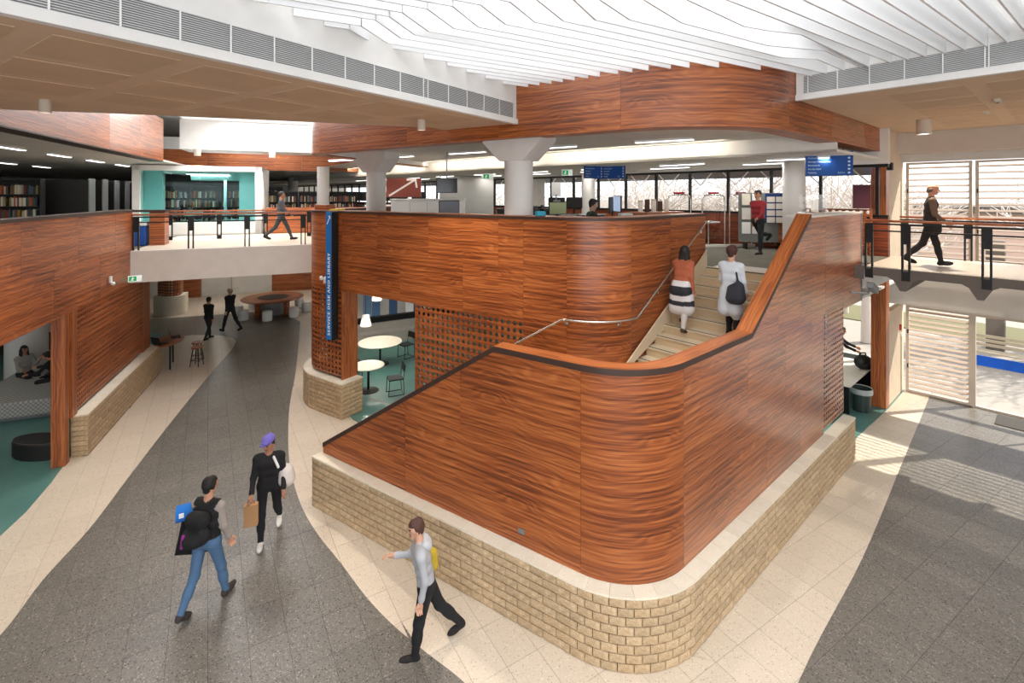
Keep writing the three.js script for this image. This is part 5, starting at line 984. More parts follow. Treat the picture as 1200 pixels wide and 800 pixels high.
{
  const g = thing('brochure_stand', 'grey curved brochure stand with a blue timetable board', 'display stand', [7.35, FLOOR1, -14.55], -0.18), H = 1.45;
  const c = new THREE.CylinderGeometry(2.2, 2.2, H, 20, 1, true, -0.29, 0.58); c.translate(0, H / 2 + 0.2, -2.2); part('curved_board', clean(c), new THREE.MeshStandardMaterial({ color: 0x7a7c79, roughness: 0.6, side: THREE.DoubleSide }), g);
  for (let i = 0; i < 3; i++) for (let j = 0; j < 2; j++) part('poster', rbox(0.24, 0.34, 0.01, 0.002, -0.44 + j * 0.28, 0.62 + i * 0.42, 0.0 - 0.005 * (1 - j) + 0.02), [M.whitemetal, M.offwhite, M.capstone[0]][(i + j) % 3], g);
  const bb = part('blue_board', rbox(0.56, 0.86, 0.02, 0.004, 0.36, 1.2, 0.02), M.dirBlue, g);
  for (let i = 0; i < 4; i++) for (let j = 0; j < 2; j++) part('leaflet', rbox(0.22, 0.16, 0.01, 0.002, 0.23 + j * 0.25, 0.86 + i * 0.2, 0.036), M.offwhite, bb);
  for (const x of [-0.45, 0.45]) part('foot', box(0.06, 0.2, 0.3, x, 0.1, -0.05), M.steel, g);
}
{ const m = std(0x8c2f24, { roughness: 0.6 });
  for (let k = 0; k < 3; k++) { const x = 6.0 + k * 0.9, z = -16.5 - 0.3 * k, g = thing('red_armchair', 'low red armchair beyond the security gates by the windows', 'armchair', [x, FLOOR1, z], 0.2 * k, 'red armchairs under the library windows'); part('seat', rbox(0.66, 0.22, 0.62, 0.06, 0, 0.32, 0), m, g); part('backrest', rbox(0.66, 0.5, 0.16, 0.06, 0, 0.62, -0.26), m, g); for (const s of [-0.3, 0.3]) part('armrest', rbox(0.12, 0.36, 0.6, 0.05, s, 0.42, 0), m, g); part('legs', [-0.25, 0.25].flatMap((a) => [-0.22, 0.22].map((b) => bar([a, 0, b], [a, 0.22, b], 0.015))), M.chrome, g); }
  const t = thing('cafe_table', 'small white cafe table beyond the security gates', 'table', [6.25, FLOOR1, -15.75]); part('tabletop', cyl(0.35, 0.35, 0.03, 0, 0.73, 0, 28), M.whitemetal, t); part('stem', bar([0, 0.02, 0], [0, 0.72, 0], 0.03), M.chrome, t); part('foot', lathe([[0.001, 0.03], [0.24, 0.015], [0.25, 0]]), M.chrome, t); }
// timber guard with holes, maroon panel, display case beside the right pier
{
  const gp = new Path([FR(WIN - 0.25, 3.2), FR(WIN - 0.25, 0.35)]), g = thing('perforated_guard', 'low perforated timber guard under the library windows beside the pier', 'guard'); part('perforated_panel', perfGeo(gp, 0, gp.len, FLOOR1 + 0.1, FLOOR1 + 1.22, -0.03, 0, 0.16, 0.16, 0.05), M.wood2, g); part('posts', [wallGeo(gp, 0, 0.05, -0.06, 0.01, FLOOR1, FLOOR1 + 1.24), wallGeo(gp, gp.len - 0.05, gp.len, -0.06, 0.01, FLOOR1, FLOOR1 + 1.24)], M.wood, g);
  const a = FR(10.5, 0.55); solo('maroon_panel', rbox(0.42, 0.62, 0.05, 0.006, 0, 0, 0), std(0x4a1526, { roughness: 0.6 }), 'dark maroon notice panel beside the timber pier', 'panel', null, [a[0], FLOOR1 + 1.55, a[1]], -0.1);
  const b = FR(8.9, 1.2), d = thing('display_case', 'clear acrylic display case with white leaflets behind the stair wall', 'display case', [b[0], FLOOR1, b[1]], YR + 0.5); part('plinth_base', rbox(0.9, 1.15, 0.5, 0.01, 0, 0.575, 0), M.whitemetal, d); part('acrylic_box', box(0.85, 0.45, 0.45, 0, 1.38, 0), M.glass, d); for (let i = 0; i < 3; i++) part('leaflet', box(0.22, 0.3, 0.01, -0.28 + 0.28 * i, 1.32, 0.05), M.offwhite, d);
}
// ---------------------------------------------------------------- ground floor furniture
{
  const g = thing('round_table', 'large round timber table with a dark centre under the left footbridge', 'table', [-11.5, 0, -23.8]); part('tabletop', lathe([[0.001, 0.70], [1.2, 0.70], [1.36, 0.73], [1.38, 0.76], [1.35, 0.78], [0.001, 0.78]], 48), M.wood3, g); part('dark_centre', cyl(0.66, 0.66, 0.012, 0, 0.785, 0, 40), M.black, g); part('drum_base', [cyl(0.5, 0.55, 0.7, 0, 0.35, 0, 32)], M.greymetal, g); for (let k = 0; k < 4; k++) part('leg', box(0.14, 0.7, 0.2, Math.cos(k * 1.57 + 0.4) * 0.85, 0.35, Math.sin(k * 1.57 + 0.4) * 0.85, -k * 1.57), M.wood, g);
  for (let k = 0; k < 8; k++) { const a = k / 8 * 6.283 + 0.5, s = thing('drum_stool', 'white ribbed drum stool around the large round timber table', 'stool', [-11.5 + Math.cos(a) * 1.5, 0, -23.8 + Math.sin(a) * 1.45], a, 'white drum stools at the round table'); part('drum', lathe([[0.001, 0], [0.2, 0], [0.215, 0.02], [0.21, 0.09], [0.218, 0.16], [0.21, 0.23], [0.218, 0.3], [0.21, 0.36], [0.205, 0.4]], 28), M.whitemetal, s); part('cushion', lathe([[0.205, 0.4], [0.2, 0.44], [0.17, 0.455], [0.001, 0.46]], 28), M.white, s); }
  const pl = FM(13.8, -3.2); // far pillar, walls
  const w = struct('wall_corridor', 'timber and cream walls closing the corridor beyond the footbridge', 'wall');
  part('cream_wall', beam([-22, -26.2], [-14.2, -29.3], 0, 3.2, 0.2), M.offwhite, w); part('timber_wall', beam([-14.2, -29.3], [-5.5, -31.5], 0, 3.2, 0.2), M.wood3, w); part('timber_pilaster', beam([-18.5, -27.2], [-17.4, -27.7], 0, 3.2, 0.3), M.wood, w);
  part('door_line', beam([-16.05, -28.22], [-16.0, -28.24], 0, 2.3, 0.26), M.chrome, w);
  const fp = new Path([[-16.9, -23.6], [-15.6, -23.1, 0.3], [-16.2, -24.4]]), pf = thing('perforated_pillar', 'distant perforated timber pillar behind the walking pair', 'pillar'); part('perforated_panel', perfGeo(fp, 0, fp.len, 0.9, 3.17, -0.03, 0, 0.14, 0.13, 0.04), M.wood, pf); part('plinth_block', wallGeo(fp, 0, fp.len, -0.2, 0.2, 0, 0.9), M.capstone[1], pf);
}
function cafeTable(x, z, r, label) { const t = thing('cafe_table', label, 'table', [x, 0, z]); part('tabletop', lathe([[0.001, 0.71], [r - 0.02, 0.71], [r, 0.725], [r - 0.005, 0.745], [0.001, 0.745]], 40), M.tabletop ||= plaster(0xeee6d6, { roughness: 0.4 }), t); part('stem', bar([0, 0.02, 0], [0, 0.71, 0], 0.035), M.steel, t); part('foot', lathe([[0.001, 0.05], [0.05, 0.04], [0.29, 0.015], [0.3, 0]], 32), M.steel, t); }
cafeTable(-4.18, -14.4, 0.46, 'smaller cream round cafe table nearer the curved brick plinth'); cafeTable(-4.45, -16.7, 0.72, 'larger cream round cafe table beside the grey bench');
chair(-3.35, 0, -14.2, -1.15, 'black wire cafe chair at the smaller cream table', null); chair(-3.72, 0, -17.4, -0.75, 'black wire cafe chair at the larger cream table', null);
chair(-5.0, 0, -15.6, 2.2, 'black wire cafe chair half hidden between the two cream tables', null);
function pendant(x, y, z, label) { const g = thing('pendant_lamp', label, 'pendant lamp', [x, y, z], 0, 'white pendant lamps over the cafe tables'); part('shade', lathe([[0.09, 0.34], [0.1, 0.34], [0.17, 0.02], [0.165, 0], [0.155, 0.01], [0.085, 0.33]]), M.shade ||= new THREE.MeshPhysicalMaterial({ color: 0xf6f4ef, roughness: 0.8, transmission: 0.3, thickness: 0, side: THREE.DoubleSide }), g); part('cord', bar([0, 0.33, 0], [0, FASC - y, 0], 0.006), M.black, g); part('bulb', (() => { const s = clean(new THREE.SphereGeometry(0.04, 12, 8)); s.translate(0, 0.16, 0); return s; })(), M.lampGlow, g); const l = new THREE.PointLight(WARM, 5, 8, 2); l.position.set(x, y + 0.06, z); l.castShadow = true; scene.add(l); }
pendant(-4.55, 1.62, -15.4, 'white cone pendant lamp over the smaller cream table'); pendant(-4.75, 1.98, -17.4, 'white cone pendant lamp over the larger cream table');
{ // back wall of the study: bench, dark ledge, blinds with blue panels
  const e = [0.864, -0.503], at = (k, d = 0) => [-4.49 + e[0] * k + 0.503 * d, -20.04 + e[1] * k + 0.864 * d], w = struct('wall_study', 'study back wall with a dark ledge under tall blinds', 'wall');
  part('lower_wall', beam(at(-2.2), at(8), 0, 0.72, 0.2), M.greywall, w); part('ledge', beam(at(-2.2, 0.05), at(8, 0.05), 0.72, 0.92, 0.34), M.steel, w); part('head', beam(at(-2.2), at(8), 2.85, 3.22, 0.2), M.offwhite, w);
  const cols = [M.offwhite, M.greywall, std(0x4d6f96), M.whitemetal, std(0x6d8db0), M.greywall, std(0x3f5d84)]; for (let i = 0; i < 30; i++) part('blind', beam(at(-2.2 + i * 0.34 + 0.01), at(-2.2 + i * 0.34 + 0.33), 0.92, 2.85, 0.03), cols[(i * 5 + (i >> 1)) % 7], w);
  const b = solo('study_bench', [beam(at(-2, 0.45), at(7, 0.45), 0, 0.42, 0.6), beam(at(-2, 0.22), at(7, 0.22), 0.42, 0.7, 0.12)], plaster(0xa7a39c), 'long grey upholstered bench along the study back wall', 'bench');
}
// lounge on the left: upholstered platform, ottoman
{
  const checks = tex(64, 64, (u, v) => ((Math.floor(u * 8) + Math.floor(v * 8)) % 2 ? [176, 172, 166] : [136, 134, 130])), m = std(0xffffff, { map: rep(checks, 0.4, 0.4), roughness: 1 });
  const a = FM(1.5, -3.3), g = thing('lounge_platform', 'big rounded grey checked lounge platform seat in the teal lounge', 'sofa', [-12.9, 0, -14.6], YM); const s = new THREE.Shape(); const W = 2.2, D = 1.5, r = 0.55; s.moveTo(-W + r, -D); s.lineTo(W - r, -D); s.quadraticCurveTo(W, -D, W, -D + r); s.lineTo(W, D - r); s.quadraticCurveTo(W, D, W - r, D); s.lineTo(-W + r, D); s.quadraticCurveTo(-W, D, -W, D - r); s.lineTo(-W, -D + r); s.quadraticCurveTo(-W, -D, -W + r, -D);
  const e = new THREE.ExtrudeGeometry(s, { depth: 0.3, bevelEnabled: true, bevelSize: 0.05, bevelThickness: 0.05, bevelSegments: 3, curveSegments: 10 }); e.rotateX(-Math.PI / 2); e.translate(0, 0.16, 0); part('cushion', boxUV(e), m, g); const b = new THREE.ExtrudeGeometry(s, { depth: 0.1, bevelEnabled: false }); b.scale(0.94, 0.94, 1); b.rotateX(-Math.PI / 2); part('recessed_base', boxUV(b), M.greymetal, g);
  const o = thing('ottoman', 'low black oval ottoman by the lounge opening', 'ottoman', [-10.35, 0, -10.85], YM + 1.1); const el = (k) => { const c = lathe([[0.001, 0], [0.5, 0], [0.52, 0.03], [0.52, 0.3], [0.5, 0.34], [0.46, 0.36], [0.001, 0.365]], 40); c.scale(1.15 * k, 1, 0.55 * k); return c; }; part('body', el(1), std(0x1e1c1b, { roughness: 0.6 }), o); const rim = clean(new THREE.TorusGeometry(0.49, 0.012, 8, 48)); rim.rotateX(Math.PI / 2); rim.scale(1.15, 1, 0.55); rim.translate(0, 0.355, 0); part('seam', rim, std(0x4a3f38), o);
  const w = struct('wall_lounge', 'back wall of the lounge with a dark and a pale band', 'wall'); part('pale_wall', beam([-24, -14.5], [-15.9, -20.1], 0, 3.2, 0.2), M.offwhite, w); part('dark_bench', beam([-23, -14.5], [-16, -19.4], 0, 0.5, 0.7), std(0x2d2825), w); part('dark_band', beam([-23.6, -14.6], [-16, -19.9], 1.0, 1.7, 0.26), std(0x2f2a27), w);
}
// laptop bench at the far end of the left plinth
{
  const a = FM(5.9, 0.12), g = thing('laptop_bench', 'timber ledge desk at the far end of the left brick plinth', 'desk', [a[0], 0, a[1]], YM); part('worktop', (() => { const s = lathe([[0.001, 0.86], [0.5, 0.86], [0.52, 0.88], [0.5, 0.9], [0.001, 0.9]], 32); s.scale(1.5, 1, 0.8); return s; })(), M.wood3, g); part('leg', bar([0.5, 0, 0], [0.5, 0.86, 0], 0.025), M.steel, g); part('leg', bar([-0.3, 0, 0.1], [-0.3, 0.86, 0.1], 0.025), M.steel, g);
  [['black laptop open on the timber ledge desk beside the screen wall', 5.45, 0.0, 0.9], ['black laptop open at the far side of the timber ledge desk', 6.2, 0.25, 0.3]].forEach(([l, p, q, y]) => { const c = FM(p, q), t = thing('laptop', l, 'laptop', [c[0], 0.9, c[1]], YM + y); part('base', rbox(0.36, 0.02, 0.26, 0.005, 0, 0.011, 0), M.black, t); const sc = rbox(0.36, 0.25, 0.014, 0.005); sc.translate(0, 0.125, 0); sc.rotateX(-0.3); sc.translate(0, 0.02, -0.13); part('screen', sc, M.black, t); });
  for (const [p, q] of [[6.3, 0.85], [5.7, 0.95]]) { const c = FM(p, q), s = thing('bar_stool', 'small dark timber stool at the ledge desk', 'stool', [c[0], 0, c[1]], 0, 'stools at the ledge desk'); part('seat', cyl(0.17, 0.17, 0.04, 0, 0.62, 0, 24), M.wood, s); for (let k = 0; k < 4; k++) { const x = Math.cos(k * 1.57 + 0.78), z = Math.sin(k * 1.57 + 0.78); part('leg', bar([x * 0.1, 0.6, z * 0.1], [x * 0.2, 0, z * 0.2], 0.014), M.steel, s); } part('foot_ring', [0, 1, 2, 3].map((k) => { const f = (j) => [Math.cos(j * 1.57 + 0.78) * 0.167, 0.2, Math.sin(j * 1.57 + 0.78) * 0.167]; return bar(f(k), f(k + 1), 0.01); }), M.steel, s); }
}
// window study at the right: desk, bin, plant, backpack
{
  const q = FR(11.4, 1.15), g = thing('window_desk', 'pale desk by the bright window behind the perforated stair panel', 'desk', [q[0], 0, q[1]], YR); part('worktop', rbox(2.6, 0.04, 0.9, 0.01, 0, 0.74, 0), M.tabletop, g); for (const x of [-1.2, 1.2]) part('leg', box(0.05, 0.72, 0.8, x, 0.36, 0), M.steel, g);
  const b = FR(10.75, 0.62), bin = thing('waste_bin', 'dark ribbed waste bin with a clear liner beside the timber pier', 'bin', [b[0], 0, b[1]]); part('body', (() => { const c = new THREE.CylinderGeometry(0.24, 0.2, 0.58, 40, 1, true), p = c.attributes.position; for (let i = 0; i < p.count; i++) { const k = i % 2 ? 1 : 0.965; p.setX(i, p.getX(i) * k); p.setZ(i, p.getZ(i) * k); } c.translate(0, 0.29, 0); c.computeVertexNormals(); return clean(c); })(), new THREE.MeshStandardMaterial({ color: 0x2c3a36, roughness: 0.5, side: THREE.DoubleSide }), bin); part('bottom', cyl(0.2, 0.2, 0.02, 0, 0.01, 0), M.black, bin); part('liner', lathe([[0.255, 0.46], [0.262, 0.5], [0.258, 0.58], [0.25, 0.6], [0.235, 0.58]], 36), new THREE.MeshPhysicalMaterial({ color: 0xdfe6e4, roughness: 0.35, transmission: 0.5, thickness: 0, side: THREE.DoubleSide }), bin);
  const c = FR(11.9, 0.85), bag = thing('backpack', 'black backpack on the window desk', 'bag', [c[0], 0.76, c[1]]); part('body', (() => { const s = new THREE.SphereGeometry(0.24, 20, 14); s.scale(1, 0.85, 0.75); s.translate(0, 0.2, 0); return clean(s); })(), M.black, bag); part('pocket', (() => { const s = new THREE.SphereGeometry(0.15, 16, 10); s.scale(1, 0.7, 0.6); s.translate(0.05, 0.13, 0.14); return clean(s); })(), M.steel, bag); part('strap', tube([[-0.1, 0.38, 0], [-0.12, 0.46, 0.05], [0.02, 0.47, 0.06], [0.06, 0.38, 0.02]], 0.018, 20), M.steel, bag);
  const d = FR(10.2, 1.9); officeChairAt(d[0], d[1]);
}
function officeChairAt(x, z) { const g = thing('study_chair', 'black padded study chair tucked at the window desk', 'chair', [x, 0, z], YR + 0.5); part('seat', rbox(0.48, 0.08, 0.46, 0.03, 0, 0.48, 0), M.black, g); part('backrest', rbox(0.46, 0.5, 0.06, 0.03, 0, 0.85, -0.22), M.black, g); part('legs', [-0.2, 0.2].flatMap((a) => [-0.2, 0.2].map((b) => bar([a, 0, b], [a, 0.46, b], 0.014))), M.steel, g); }
// ---------------------------------------------------------------- people
// a body is a smooth union of tapered capsules, meshed by surface nets; colours follow the nearest limb
function capsuleField(caps, cell, k) {
  let lo = [1e9, 1e9, 1e9], hi = [-1e9, -1e9, -1e9];
  for (const c of caps) for (let i = 0; i < 3; i++) { lo[i] = Math.min(lo[i], c.a[i] - c.ra, c.b[i] - c.rb); hi[i] = Math.max(hi[i], c.a[i] + c.ra, c.b[i] + c.rb); }
  lo = lo.map((v) => v - 3 * cell); const n = hi.map((v, i) => Math.ceil((v + 3 * cell - lo[i]) / cell) + 1), f = new Float32Array(n[0] * n[1] * n[2]).fill(1);
  for (const c of caps) {
    const m = k + 2 * cell, r0 = [0, 1, 2].map((i) => Math.max(0, Math.floor((Math.min(c.a[i] - c.ra, c.b[i] - c.rb) - m - lo[i]) / cell))), r1 = [0, 1, 2].map((i) => Math.min(n[i] - 1, Math.ceil((Math.max(c.a[i] + c.ra, c.b[i] + c.rb) + m - lo[i]) / cell)));
    for (let z = r0[2]; z <= r1[2]; z++) for (let y = r0[1]; y <= r1[1]; y++) for (let x = r0[0]; x <= r1[0]; x++) {
      const d = capDist(c, lo[0] + x * cell, lo[1] + y * cell, lo[2] + z * cell), id = (z * n[1] + y) * n[0] + x, o = f[id];
      if (o > 0.9) { f[id] = Math.min(o, d); continue; }
      const h = clamp01(0.5 + 0.5 * (o - d) / k); f[id] = o + (d - o) * h - k * h * (1 - h);
    }
  }
  return { f, n, lo, cell };
}
function capDist(c, x, y, z) {
  const bx = c.b[0] - c.a[0], by = c.b[1] - c.a[1], bz = c.b[2] - c.a[2], px = x - c.a[0], py = y - c.a[1], pz = z - c.a[2], L = bx * bx + by * by + bz * bz, t = L > 1e-9 ? clamp01((px * bx + py * by + pz * bz) / L) : 0;
  return Math.hypot(px - bx * t, py - by * t, pz - bz * t) - (c.ra + (c.rb - c.ra) * t);
}
function netMesh(caps, cell, k) {
  const { f, n, lo } = capsuleField(caps, cell, k), [nx, ny, nz] = n, idx = new Int32Array(nx * ny * nz).fill(-1), pos = [], tri = [];
  const at = (x, y, z) => (z * ny + y) * nx + x, cor = [[0, 0, 0], [1, 0, 0], [0, 1, 0], [1, 1, 0], [0, 0, 1], [1, 0, 1], [0, 1, 1], [1, 1, 1]], ed = [[0, 1], [2, 3], [4, 5], [6, 7], [0, 2], [1, 3], [4, 6], [5, 7], [0, 4], [1, 5], [2, 6], [3, 7]];
  for (let z = 0; z < nz - 1; z++) for (let y = 0; y < ny - 1; y++) for (let x = 0; x < nx - 1; x++) {
    const v = cor.map((c) => f[at(x + c[0], y + c[1], z + c[2])]); let m = 0; for (let i = 0; i < 8; i++) if (v[i] < 0) m |= 1 << i; if (m === 0 || m === 255) continue;
    let sx = 0, sy = 0, sz = 0, q = 0; for (const [a, b] of ed) if ((v[a] < 0) !== (v[b] < 0)) { const t = v[a] / (v[a] - v[b]); sx += cor[a][0] + (cor[b][0] - cor[a][0]) * t; sy += cor[a][1] + (cor[b][1] - cor[a][1]) * t; sz += cor[a][2] + (cor[b][2] - cor[a][2]) * t; q++; }
    idx[at(x, y, z)] = pos.length / 3; pos.push(lo[0] + (x + sx / q) * cell, lo[1] + (y + sy / q) * cell, lo[2] + (z + sz / q) * cell);
  }
  for (let z = 1; z < nz - 1; z++) for (let y = 1; y < ny - 1; y++) for (let x = 1; x < nx - 1; x++) {
    const s = f[at(x, y, z)] < 0;
    for (const [dx, dy, dz, u, w] of [[1, 0, 0, [0, 1, 0], [0, 0, 1]], [0, 1, 0, [0, 0, 1], [1, 0, 0]], [0, 0, 1, [1, 0, 0], [0, 1, 0]]]) {
      if (s === (f[at(x + dx, y + dy, z + dz)] < 0)) continue;
      const a = idx[at(x, y, z)], b = idx[at(x - u[0], y - u[1], z - u[2])], c = idx[at(x - u[0] - w[0], y - u[1] - w[1], z - u[2] - w[2])], d = idx[at(x - w[0], y - w[1], z - w[2])];
      if (a < 0 || b < 0 || c < 0 || d < 0) continue; if (s) tri.push(a, b, c, a, c, d); else tri.push(a, c, b, a, d, c);
    }
  }
  const g = new THREE.BufferGeometry(), col = new Float32Array(pos.length), cl = new THREE.Color();
  for (let i = 0; i < pos.length; i += 3) { let best = 1e9, bc = caps[0]; for (const c of caps) { const d = capDist(c, pos[i], pos[i + 1], pos[i + 2]) - (c.pri || 0); if (d < best) { best = d; bc = c; } } cl.set(bc.col); col[i] = cl.r; col[i + 1] = cl.g; col[i + 2] = cl.b; }
  g.setAttribute('position', new THREE.Float32BufferAttribute(pos, 3)); g.setAttribute('color', new THREE.BufferAttribute(col, 3)); g.setIndex(tri); g.computeVertexNormals(); return g;
}
const V = (x, y, z) => [x, y, z], add = (a, b, k = 1) => [a[0] + b[0] * k, a[1] + b[1] * k, a[2] + b[2] * k], mid = (a, b, t = 0.5) => [lerp(a[0], b[0], t), lerp(a[1], b[1], t), lerp(a[2], b[2], t)];
const dirOf = (fwd, out, side) => { const c = Math.cos(out); return [Math.sin(out) * side, -Math.cos(fwd) * c, Math.sin(fwd) * c]; };   // swing from straight down
const bodyMat = new THREE.MeshStandardMaterial({ vertexColors: true, roughness: 0.85 });
const cap = (a, b, ra, rb, col, pri = 0) => ({ a, b, ra, rb, col, pri });
// the figure faces +z in its own frame; angles in radians, forward positive; lists are [left, right]
function person(label, pos, yaw, o) {
  const g = thing('person', label, 'person', pos, yaw), sc = (o.height || 1.7) / 1.7, cell = o.cell || 0.014; g.scale.setScalar(sc);
  const hipY = o.hipY ?? 0.9, lean = o.lean || 0, pel = [0, hipY, 0], up = [0, Math.cos(lean), Math.sin(lean)], T = (y, x = 0, z = 0) => [x, hipY + up[1] * y - Math.sin(lean) * z, up[2] * y + Math.cos(lean) * z];
  const C = { skin: 0xb98a6c, top: 0x222222, sleeve: null, legs: 0x222222, shoe: 0x1a1a1a, ...o.colors }, sl = C.sleeve ?? C.top, w = o.width || 1, caps = [];
  caps.push(cap(T(0.0, -0.075 * w), T(0.0, 0.075 * w), 0.115, 0.115, o.dressed ? C.top : C.legs), cap(T(0.1, -0.06 * w), T(0.1, 0.06 * w), 0.108, 0.108, C.top, 0.01), cap(T(0.24, -0.07 * w), T(0.24, 0.07 * w), 0.11, 0.11, C.top), cap(T(0.38, -0.09 * w, 0.005), T(0.38, 0.09 * w, 0.005), 0.112, 0.112, C.top), cap(T(0.47, -0.13 * w), T(0.47, 0.13 * w), 0.07, 0.07, C.top), cap(T(0.5), T(0.6), 0.058, 0.052, C.skin, -0.005));
  if (o.coat) for (const s of [-1, 1]) caps.push(cap(T(-0.02, s * 0.07), T(-o.coat, s * 0.09), 0.125, 0.14, C.top, 0.03));
  const ends = [];
  [0, 1].forEach((i) => {
    const s = i ? -1 : 1, hip = [0.095 * s, hipY - 0.02, 0], th = dirOf(o.thigh?.[i] || 0, o.thighOut?.[i] ?? 0.03, s), kn = add(hip, th, 0.43), sh = dirOf((o.thigh?.[i] || 0) - (o.knee?.[i] || 0), o.shinOut?.[i] ?? 0.01, s), an = add(kn, sh, 0.4);
    caps.push(cap(hip, kn, 0.088 * (o.thick || 1), 0.062 * (o.thick || 1), C.legs), cap(kn, add(kn, sh, 0.2), 0.06 * (o.thick || 1), 0.056 * (o.thick || 1), C.legs), cap(add(kn, sh, 0.15), an, 0.055 * (o.thick || 1), 0.043 * (o.thick || 1), C.legs));
    const pitch = o.foot?.[i] ?? 0, fd = [0, Math.sin(pitch), Math.cos(pitch)], heel = [an[0], an[1] - 0.035, an[2] - 0.03]; caps.push(cap(heel, add(heel, fd, 0.15), 0.04, 0.037, C.shoe, 0.015), cap(add(heel, fd, 0.12), add(heel, fd, 0.2), 0.038, 0.03, C.shoe, 0.015));
    const shd = T(0.46, 0.175 * s * w), ua = dirOf((o.arm?.[i] || 0) + lean * 0.4, o.armOut?.[i] ?? 0.12, s), el = add(shd, ua, 0.28), fa = dirOf((o.arm?.[i] || 0) + (o.elbow?.[i] ?? 0.25), o.foreOut?.[i] ?? 0.02, s), wr = add(el, fa, 0.25);
    caps.push(cap(T(0.45, 0.12 * s * w), shd, 0.072, 0.064, sl), cap(shd, el, 0.056, 0.046, sl), cap(el, mid(el, wr, 0.85), 0.045, 0.036, o.bareArms ? C.skin : sl), cap(mid(el, wr, 0.8), wr, 0.032, 0.027, C.skin, -0.004));
    ends.push({ wr, fa, s, el, shd });
  });
  const geos = [netMesh(caps, cell, 0.035)];
  for (const { wr, fa, s } of ends) {                 // hands: palm, four fingers, thumb
    const side = [s * 0.25, 0, 0.97], f = new THREE.Vector3(...fa), a = new THREE.Vector3(...side); a.addScaledVector(f, -a.dot(f)).normalize(); const nrm = new THREE.Vector3().crossVectors(f, a).multiplyScalar(s), P = (l, b, h) => [wr[0] + f.x * l + a.x * b + nrm.x * h, wr[1] + f.y * l + a.y * b + nrm.y * h, wr[2] + f.z * l + a.z * b + nrm.z * h], hc = [cap(P(0, 0, 0), P(0.05, 0.0, 0), 0.027, 0.026, C.skin), cap(P(0.045, -0.022, 0), P(0.085, -0.028, 0.004), 0.017, 0.015, C.skin), cap(P(0.045, 0.022, 0), P(0.085, 0.028, 0.004), 0.017, 0.015, C.skin)];
    [[-0.031, 0.058], [-0.011, 0.068], [0.011, 0.072], [0.031, 0.064]].forEach(([b, L]) => { const p0 = P(0.085, b, 0.004), p1 = P(0.085 + L * 0.45, b, -0.012), p2 = P(0.085 + L * 0.7, b, -0.036); hc.push(cap(p0, p1, 0.0095, 0.0088, C.skin), cap(p1, p2, 0.0088, 0.0075, C.skin)); });
    hc.push(cap(P(0.02, 0.026, 0), P(0.055, 0.05, -0.012), 0.0125, 0.011, C.skin), cap(P(0.055, 0.05, -0.012), P(0.085, 0.052, -0.026), 0.0105, 0.009, C.skin)); geos.push(netMesh(hc, o.cell > 0.016 ? 0.008 : 0.005, 0.007));
  }
  // head
  const ht = o.headTurn || 0, hp = (o.headPitch || 0) + lean * 0.5, hc0 = T(0.69, 0, 0.02), hq = new THREE.Quaternion().setFromEuler(new THREE.Euler(hp, ht, 0, 'YXZ')), HP = (x, y, z) => { const v = new THREE.Vector3(x, y, z).applyQuaternion(hq); return [hc0[0] + v.x, hc0[1] + v.y, hc0[2] + v.z]; };
  const sk = C.skin, head = [cap(HP(0, 0.035, -0.02), HP(0, 0.035, 0.015), 0.082, 0.078, sk), cap(HP(0, -0.02, 0.02), HP(0, -0.07, 0.045), 0.062, 0.036, sk), cap(HP(0, -0.02, -0.02), HP(0, -0.1, -0.03), 0.055, 0.052, sk), cap(HP(0, 0.015, 0.088), HP(0, -0.018, 0.104), 0.009, 0.013, sk), cap(HP(0.078, 0.005, -0.005), HP(0.082, -0.025, -0.002), 0.016, 0.011, sk), cap(HP(-0.078, 0.005, -0.005), HP(-0.082, -0.025, -0.002), 0.016, 0.011, sk), cap(HP(-0.022, -0.048, 0.078), HP(0.022, -0.048, 0.078), 0.009, 0.009, 0x8f5548, 0.004)];
  for (const s of [-1, 1]) head.push(cap(HP(s * 0.032, 0.018, 0.076), HP(s * 0.032, 0.018, 0.078), 0.008, 0.008, 0x2a211c, 0.002), cap(HP(s * 0.018, 0.04, 0.085), HP(s * 0.048, 0.042, 0.076), 0.006, 0.005, C.hair ?? 0x1d1714, 0.004));
  geos.push(netMesh(head, o.cell > 0.016 ? 0.009 : 0.006, 0.014));
  const keep = (q) => { const u = q.toNonIndexed(); return u; };
  part('body', mergeGeometries(geos.map(keep)), bodyMat, g);
  if (o.hair !== null) {
    const hm = new THREE.MeshStandardMaterial({ color: C.hair ?? 0x1d1714, roughness: 0.7 }), hs = [cap(HP(0, 0.06, -0.03), HP(0, 0.062, 0.018), 0.082, 0.07, 0), cap(HP(0, 0.02, -0.05), HP(0, -0.03, -0.055), 0.07, 0.05, 0)];
    for (const s of [-1, 1]) hs.push(cap(HP(s * 0.055, 0.04, -0.01), HP(s * 0.07, 0.0, -0.02), 0.04, 0.024, 0));
    if (o.hair === 'long') { for (const s of [-1, 0, 1]) hs.push(cap(HP(s * 0.05, 0.0, -0.055), add(HP(s * 0.07, -0.24, -0.06), [0, 0, 0]), 0.05, 0.035, 0)); for (const s of [-1, 1]) hs.push(cap(HP(s * 0.07, 0.02, 0.0), HP(s * 0.085, -0.2, 0.02), 0.03, 0.022, 0)); }
    if (o.hair === 'bald') { hs.length = 0; hs.push(cap(HP(-0.06, 0.0, -0.04), HP(0.06, 0.0, -0.04), 0.042, 0.042, 0), cap(HP(0, -0.01, -0.06), HP(0, -0.02, -0.06), 0.05, 0.05, 0)); }
    part('hair', netMesh(hs, 0.008, 0.02), hm, g);
  }
  const world = (p) => { const v = new THREE.Vector3(...p).multiplyScalar(sc).applyAxisAngle(new THREE.Vector3(0, 1, 0), yaw); return [pos[0] + v.x, pos[1] + v.y, pos[2] + v.z]; };
